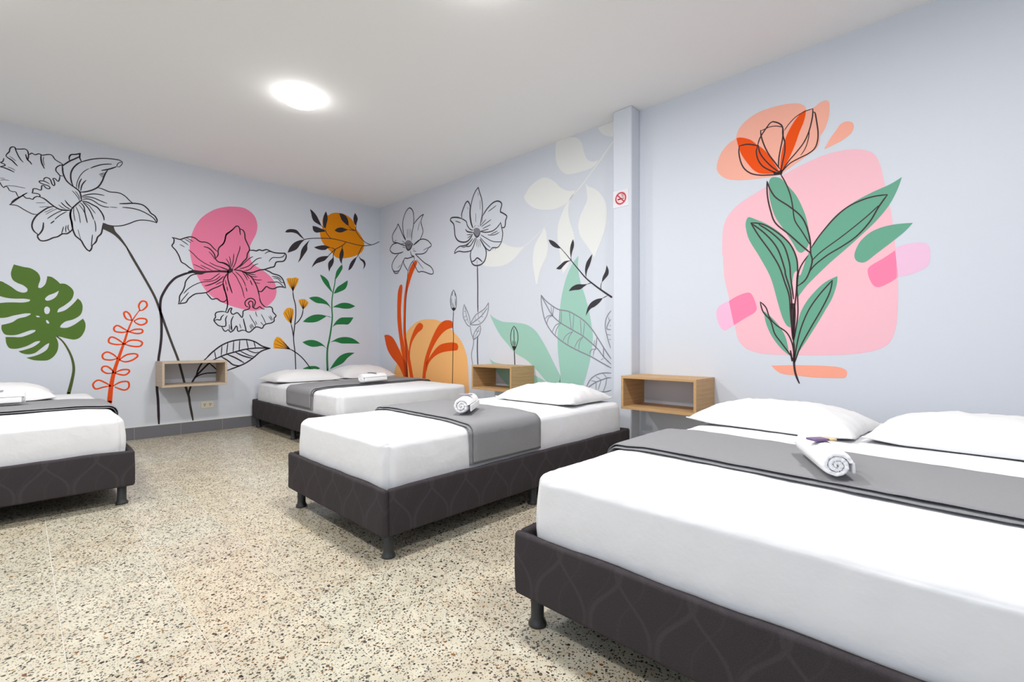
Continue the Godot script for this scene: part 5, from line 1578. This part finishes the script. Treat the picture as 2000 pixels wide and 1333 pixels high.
		[1, 13, 2, 105, 105, [2735, 1306, 2797, 1214, 2862, 1124, 2953, 1056, 3084, 990, 3185, 940, 3283, 872, 3338, 826, 3384, 774, 3453, 716]],
		[1, 13, 2, 102, 102, [3322, 925, 3310, 839]],
		[1, 13, 2, 100, 100, [3384, 846, 3384, 774]],
		[1, 13, 2, 74, 74, [2848, 1204, 2853, 1160, 2867, 1124]],
		[1, 13, 2, 73, 73, [2876, 1202, 2867, 1124]],
		[1, 13, 2, 72, 72, [2962, 1162, 2962, 1056]],
		[1, 13, 2, 72, 72, [2944, 1167, 2944, 1064]],
		[1, 13, 2, 70, 70, [3046, 1144, 3067, 997]],
		[1, 13, 2, 69, 69, [3093, 1121, 3084, 997]],
		[1, 13, 2, 68, 68, [3160, 1077, 3169, 954]],
		[1, 13, 2, 67, 67, [3202, 1049, 3189, 940]],
		[1, 13, 2, 66, 66, [3299, 906, 3295, 859]],
		[1, 13, 2, 74, 74, [2778, 1094, 2816, 1122, 2867, 1124]],
		[1, 13, 2, 74, 74, [2802, 1054, 2820, 1104, 2867, 1120]],
		[1, 13, 2, 73, 73, [2862, 980, 2899, 1036, 2953, 1053]],
		[1, 13, 2, 72, 72, [2894, 950, 2912, 1007, 2953, 1049]],
		[1, 13, 2, 71, 71, [2980, 900, 3015, 949, 3084, 979]],
		[1, 13, 2, 70, 70, [3033, 872, 3041, 928, 3084, 979]],
		[1, 13, 2, 68, 68, [3101, 844, 3135, 899, 3185, 933]],
		[1, 13, 2, 68, 68, [3144, 824, 3152, 886, 3185, 930]],
		[1, 13, 2, 66, 66, [3251, 791, 3267, 825, 3310, 835]],
		[1, 13, 2, 66, 66, [3287, 778, 3295, 819, 3314, 832]],
		[1, 13, 2, 64, 64, [3361, 747, 3384, 760]],
	]],
	["R", "painted_grey_leaf", "grey outlined leaf cut off by the pilaster low on the wall", [
		[1, 13, 2, 94, 94, [3214, 499, 3214, 499, 3251, 575, 3306, 619, 3369, 641, 3453, 645]],
		[1, 13, 2, 93, 93, [3218, 506, 3299, 558, 3361, 585, 3415, 604, 3453, 609]],
		[1, 13, 2, 92, 92, [3267, 496, 3346, 491, 3400, 495, 3453, 510]],
		[1, 13, 2, 65, 65, [3267, 576, 3314, 572]],
		[1, 13, 2, 64, 64, [3314, 612, 3361, 588]],
		[1, 13, 2, 63, 63, [3377, 642, 3415, 607]],
		[1, 13, 2, 65, 65, [3314, 566, 3314, 506]],
		[1, 13, 2, 65, 65, [3361, 581, 3334, 507]],
		[1, 13, 2, 64, 64, [3415, 604, 3400, 538, 3377, 490]],
	]],
	["R", "painted_grey_leaf", "narrow grey outlined leaf cut off by the pilaster above the bed", [
		[1, 13, 2, 85, 85, [3453, 1135, 3453, 1135, 3415, 1088, 3400, 1023, 3415, 944, 3449, 843]],
		[1, 13, 2, 85, 85, [3451, 1067, 3430, 1042, 3415, 997, 3451, 989]],
		[1, 13, 2, 56, 56, [3415, 951, 3451, 944]],
		[1, 13, 2, 56, 56, [3430, 1088, 3438, 1055]],
		[1, 13, 2, 56, 56, [3434, 911, 3451, 911]],
		[1, 13, 2, 56, 56, [3441, 1016, 3451, 1022]],
	]],
	["R", "painted_tulip", "large orange and green tulip with black line drawing over a pink shape", [
		[0, 17, 0, 0, 0, [5042, 1955, 5100, 1918, 5131, 1850, 5149, 1752, 5174, 1608, 5192, 1451, 5201, 1297, 5207, 1229, 5207, 1077, 5198, 962, 5174, 886, 5125, 847, 5029, 822, 4894, 812, 4711, 809, 4552, 815, 4459, 841, 4406, 897, 4388, 962, 4343, 1190, 4316, 1315, 4307, 1459, 4302, 1467, 4307, 1628, 4334, 1709, 4406, 1780, 4510, 1831, 4593, 1867, 4672, 1910, 4786, 1949, 4894, 1971, 4983, 1970]],
		[0, 18, 0, 0, 0, [5196, 1388, 5196, 1388, 5245, 1401, 5302, 1400, 5330, 1378, 5335, 1325, 5324, 1275, 5268, 1244, 5204, 1231, 5204, 1231]],
		[0, 19, 1, 0, 0, [5195, 1374, 5195, 1374, 5201, 1297, 5201, 1226, 5201, 1226, 5168, 1202, 5125, 1184, 5100, 1200, 5081, 1250, 5079, 1289, 5100, 1311, 5143, 1337]],
		[0, 27, 0, 0, 0, [4345, 1157, 4345, 1157, 4288, 1131, 4265, 1089, 4274, 1022, 4302, 973, 4325, 965, 4379, 1000, 4379, 1000]],
		[0, 19, 1, 0, 0, [4345, 1157, 4345, 1157, 4406, 1190, 4467, 1204, 4493, 1175, 4514, 1105, 4501, 1074, 4450, 1044, 4377, 998, 4377, 998]],
		[0, 20, 1, 0, 0, [4741, 2316, 4779, 2284, 4784, 2261, 4784, 2261, 4819, 2262, 4859, 2282, 4887, 2282, 4901, 2258, 4898, 2185, 4880, 2124, 4855, 2086, 4855, 2086, 4844, 2026, 4801, 1996, 4749, 1968, 4664, 1920, 4664, 1920, 4649, 1911, 4584, 1913, 4493, 1922, 4406, 1936, 4325, 1967, 4274, 2023, 4269, 2077, 4297, 2146, 4343, 2190, 4388, 2209, 4388, 2209, 4406, 2264, 4450, 2306, 4518, 2334, 4593, 2340, 4672, 2334]],
		[0, 21, 1, 0, 0, [4986, 2129, 5010, 2112, 5015, 2082, 5000, 2054, 4956, 2027, 4876, 2003, 4876, 2003, 4901, 2051, 4936, 2099, 4956, 2125]],
		[0, 22, 1, 0, 0, [4597, 742, 4597, 742, 4711, 748, 4823, 750, 4929, 747, 4970, 736, 4985, 716, 4976, 687, 4942, 682, 4823, 680, 4726, 688, 4649, 697]],
		[0, 23, 2, 0, 0, [4782, 2263, 4782, 2263, 4782, 2238, 4771, 2191, 4750, 2140, 4726, 2069, 4695, 1999, 4652, 1926, 4652, 1926, 4645, 1936, 4645, 1936, 4652, 2030, 4670, 2109, 4695, 2169, 4726, 2218, 4754, 2248]],
		[0, 23, 2, 0, 0, [4392, 2212, 4392, 2212, 4414, 2210, 4446, 2196, 4481, 2173, 4516, 2134, 4554, 2094, 4583, 2049, 4613, 1993, 4645, 1928, 4645, 1928, 4613, 1928, 4546, 1943, 4501, 1973, 4462, 2028, 4426, 2092, 4406, 2149]],
		[0, 24, 2, 0, 0, [4613, 1906, 4649, 1889, 4688, 1836, 4734, 1765, 4771, 1671, 4790, 1599, 4801, 1513, 4794, 1454, 4764, 1420, 4741, 1431, 4711, 1492, 4664, 1578, 4617, 1666, 4589, 1778, 4583, 1869, 4593, 1902]],
		[0, 24, 2, 0, 0, [4467, 1686, 4510, 1663, 4576, 1620, 4649, 1554, 4703, 1476, 4734, 1385, 4741, 1324, 4722, 1302, 4711, 1234, 4703, 1148, 4703, 974, 4703, 974, 4680, 992, 4657, 1045, 4633, 1134, 4593, 1289, 4527, 1431, 4518, 1448, 4467, 1547, 4448, 1633, 4454, 1673]],
		[0, 24, 2, 0, 0, [5223, 1758, 5223, 1758, 5201, 1687, 5168, 1617, 5118, 1549, 5055, 1484, 4983, 1415, 4908, 1347, 4830, 1268, 4786, 1219, 4741, 1154, 4741, 1154, 4745, 1287, 4745, 1287, 4756, 1288, 4779, 1362, 4779, 1362, 4808, 1435, 4859, 1520, 4929, 1608, 5010, 1665, 5093, 1703, 5174, 1731]],
		[0, 24, 2, 0, 0, [5267, 1508, 5267, 1508, 5233, 1467, 5174, 1415, 5118, 1369, 5068, 1328, 5036, 1332, 5019, 1358, 5023, 1397, 5049, 1450, 5100, 1493, 5174, 1512]],
		[0, 24, 2, 0, 0, [4939, 1263, 4939, 1263, 4936, 1215, 4915, 1142, 4880, 1070, 4837, 987, 4786, 895, 4741, 818, 4722, 783, 4722, 783, 4719, 887, 4741, 1007, 4764, 1084, 4808, 1158, 4873, 1228]],
		[0, 24, 2, 0, 0, [4556, 1081, 4556, 1081, 4601, 1038, 4649, 975, 4680, 904, 4696, 808, 4696, 808, 4649, 852, 4601, 923, 4568, 1004]],
		[1, 25, 3, 80, 80, [4410, 2156, 4454, 2154, 4493, 2140, 4520, 2124]],
		[1, 25, 3, 80, 80, [4410, 2156, 4408, 2110, 4420, 2048, 4442, 2000, 4481, 1961, 4531, 1938, 4587, 1925, 4649, 1915]],
		[1, 25, 3, 78, 78, [4520, 2124, 4512, 2089, 4524, 2033, 4554, 1984, 4606, 1942, 4642, 1921]],
		[1, 25, 3, 76, 76, [4520, 2128, 4531, 2166, 4550, 2197, 4576, 2230, 4591, 2246, 4607, 2250, 4607, 2250, 4635, 2233, 4656, 2209, 4663, 2174, 4660, 2128, 4649, 2071, 4640, 2014, 4638, 1958]],
		[1, 25, 3, 77, 77, [4537, 2218, 4541, 2176, 4561, 2108, 4587, 2048, 4620, 1991, 4645, 1948]],
		[1, 25, 3, 78, 78, [4524, 2127, 4531, 2084, 4554, 2037, 4598, 1976, 4642, 1929]],
		[1, 25, 3, 75, 75, [4660, 2187, 4663, 2143, 4672, 2104, 4672, 2045, 4660, 1984, 4649, 1923]],
		[1, 25, 3, 72, 72, [4819, 2256, 4817, 2211, 4801, 2136, 4774, 2074, 4733, 2024, 4691, 1980, 4652, 1922]],
		[1, 25, 3, 71, 71, [4822, 2236, 4830, 2229, 4839, 2169, 4845, 2110, 4842, 2058, 4827, 2020, 4794, 1999, 4747, 1985, 4698, 1966, 4656, 1926]],
		[1, 25, 3, 54, 54, [4537, 2214, 4561, 2218, 4591, 2223, 4627, 2216, 4660, 2199]],
		[1, 25, 3, 51, 51, [4670, 2176, 4698, 2211, 4733, 2239, 4774, 2254, 4817, 2257, 4817, 2257]],
		[1, 25, 3, 50, 50, [4801, 2136, 4796, 2087, 4781, 2037, 4757, 2001]],
		[1, 25, 3, 55, 55, [4537, 2214, 4537, 2218]],
		[0, 25, 3, 0, 0, [4606, 1942, 4606, 1942, 4635, 1931, 4635, 1931, 4649, 1943, 4649, 1943, 4663, 1938, 4663, 1938, 4656, 1910, 4656, 1910, 4613, 1920, 4613, 1920]],
		[1, 25, 3, 65, 65, [4649, 1915, 4680, 1846, 4703, 1771, 4715, 1700, 4726, 1619, 4764, 1544, 4805, 1461]],
		[1, 25, 3, 59, 59, [5125, 1626, 5062, 1567, 4963, 1487, 4859, 1411, 4812, 1363]],
		[1, 25, 3, 84, 84, [4574, 1889, 4576, 1799, 4593, 1706, 4621, 1621, 4696, 1538, 4756, 1468, 4808, 1410]],
		[1, 25, 3, 79, 79, [4574, 1889, 4593, 1831, 4625, 1775, 4696, 1708, 4756, 1640, 4786, 1574, 4805, 1487, 4808, 1410, 4816, 1366, 4801, 1300, 4779, 1254, 4741, 1223]],
		[1, 25, 3, 73, 73, [4812, 1443, 4859, 1516, 4929, 1599, 4996, 1651, 5081, 1678, 5162, 1678, 5162, 1678]],
		[1, 25, 3, 74, 74, [5162, 1676, 5125, 1618, 5087, 1546, 5029, 1477, 4963, 1430, 4894, 1390, 4830, 1339, 4801, 1300]],
		[1, 25, 3, 83, 83, [4480, 1645, 4480, 1645, 4527, 1556, 4593, 1447, 4641, 1352, 4672, 1252, 4696, 1166, 4703, 1061, 4715, 904]],
		[1, 25, 3, 83, 83, [4480, 1645, 4568, 1558, 4633, 1459, 4672, 1331, 4676, 1298, 4703, 1191, 4711, 1078]],
		[1, 25, 3, 81, 81, [4480, 1647, 4552, 1624, 4625, 1567, 4696, 1486, 4734, 1394, 4741, 1306, 4738, 1275, 4734, 1189, 4722, 1060, 4719, 895]],
		[1, 25, 3, 82, 82, [4527, 1628, 4601, 1562, 4664, 1481, 4696, 1372, 4703, 1284, 4707, 1252, 4719, 1147]],
		[1, 25, 3, 73, 73, [4794, 1397, 4749, 1317, 4738, 1214, 4741, 1145, 4741, 1042, 4722, 904]],
		[1, 25, 3, 76, 76, [4535, 1140, 4535, 1140, 4552, 1076, 4593, 1021, 4617, 940, 4657, 878, 4703, 808, 4722, 766]],
		[1, 25, 3, 74, 74, [4535, 1140, 4568, 1102, 4589, 1039, 4625, 993, 4680, 948, 4707, 895, 4719, 835, 4722, 766]],
		[1, 25, 3, 71, 71, [4915, 1241, 4915, 1241, 4901, 1168, 4859, 1071, 4808, 971, 4756, 861, 4726, 766]],
		[1, 25, 3, 72, 72, [4915, 1241, 4852, 1163, 4801, 1082, 4764, 989, 4741, 895, 4722, 766]],
		[0, 25, 3, 0, 0, [4703, 1122, 4703, 1122, 4728, 1120, 4728, 1120, 4731, 1042, 4724, 897, 4724, 897, 4715, 897, 4715, 897, 4707, 1017]],
		[1, 25, 3, 114, 114, [4719, 895, 4722, 835, 4722, 757, 4730, 697, 4749, 642]],
		[1, 25, 3, 114, 114, [4703, 835, 4711, 774]],
	]],
]
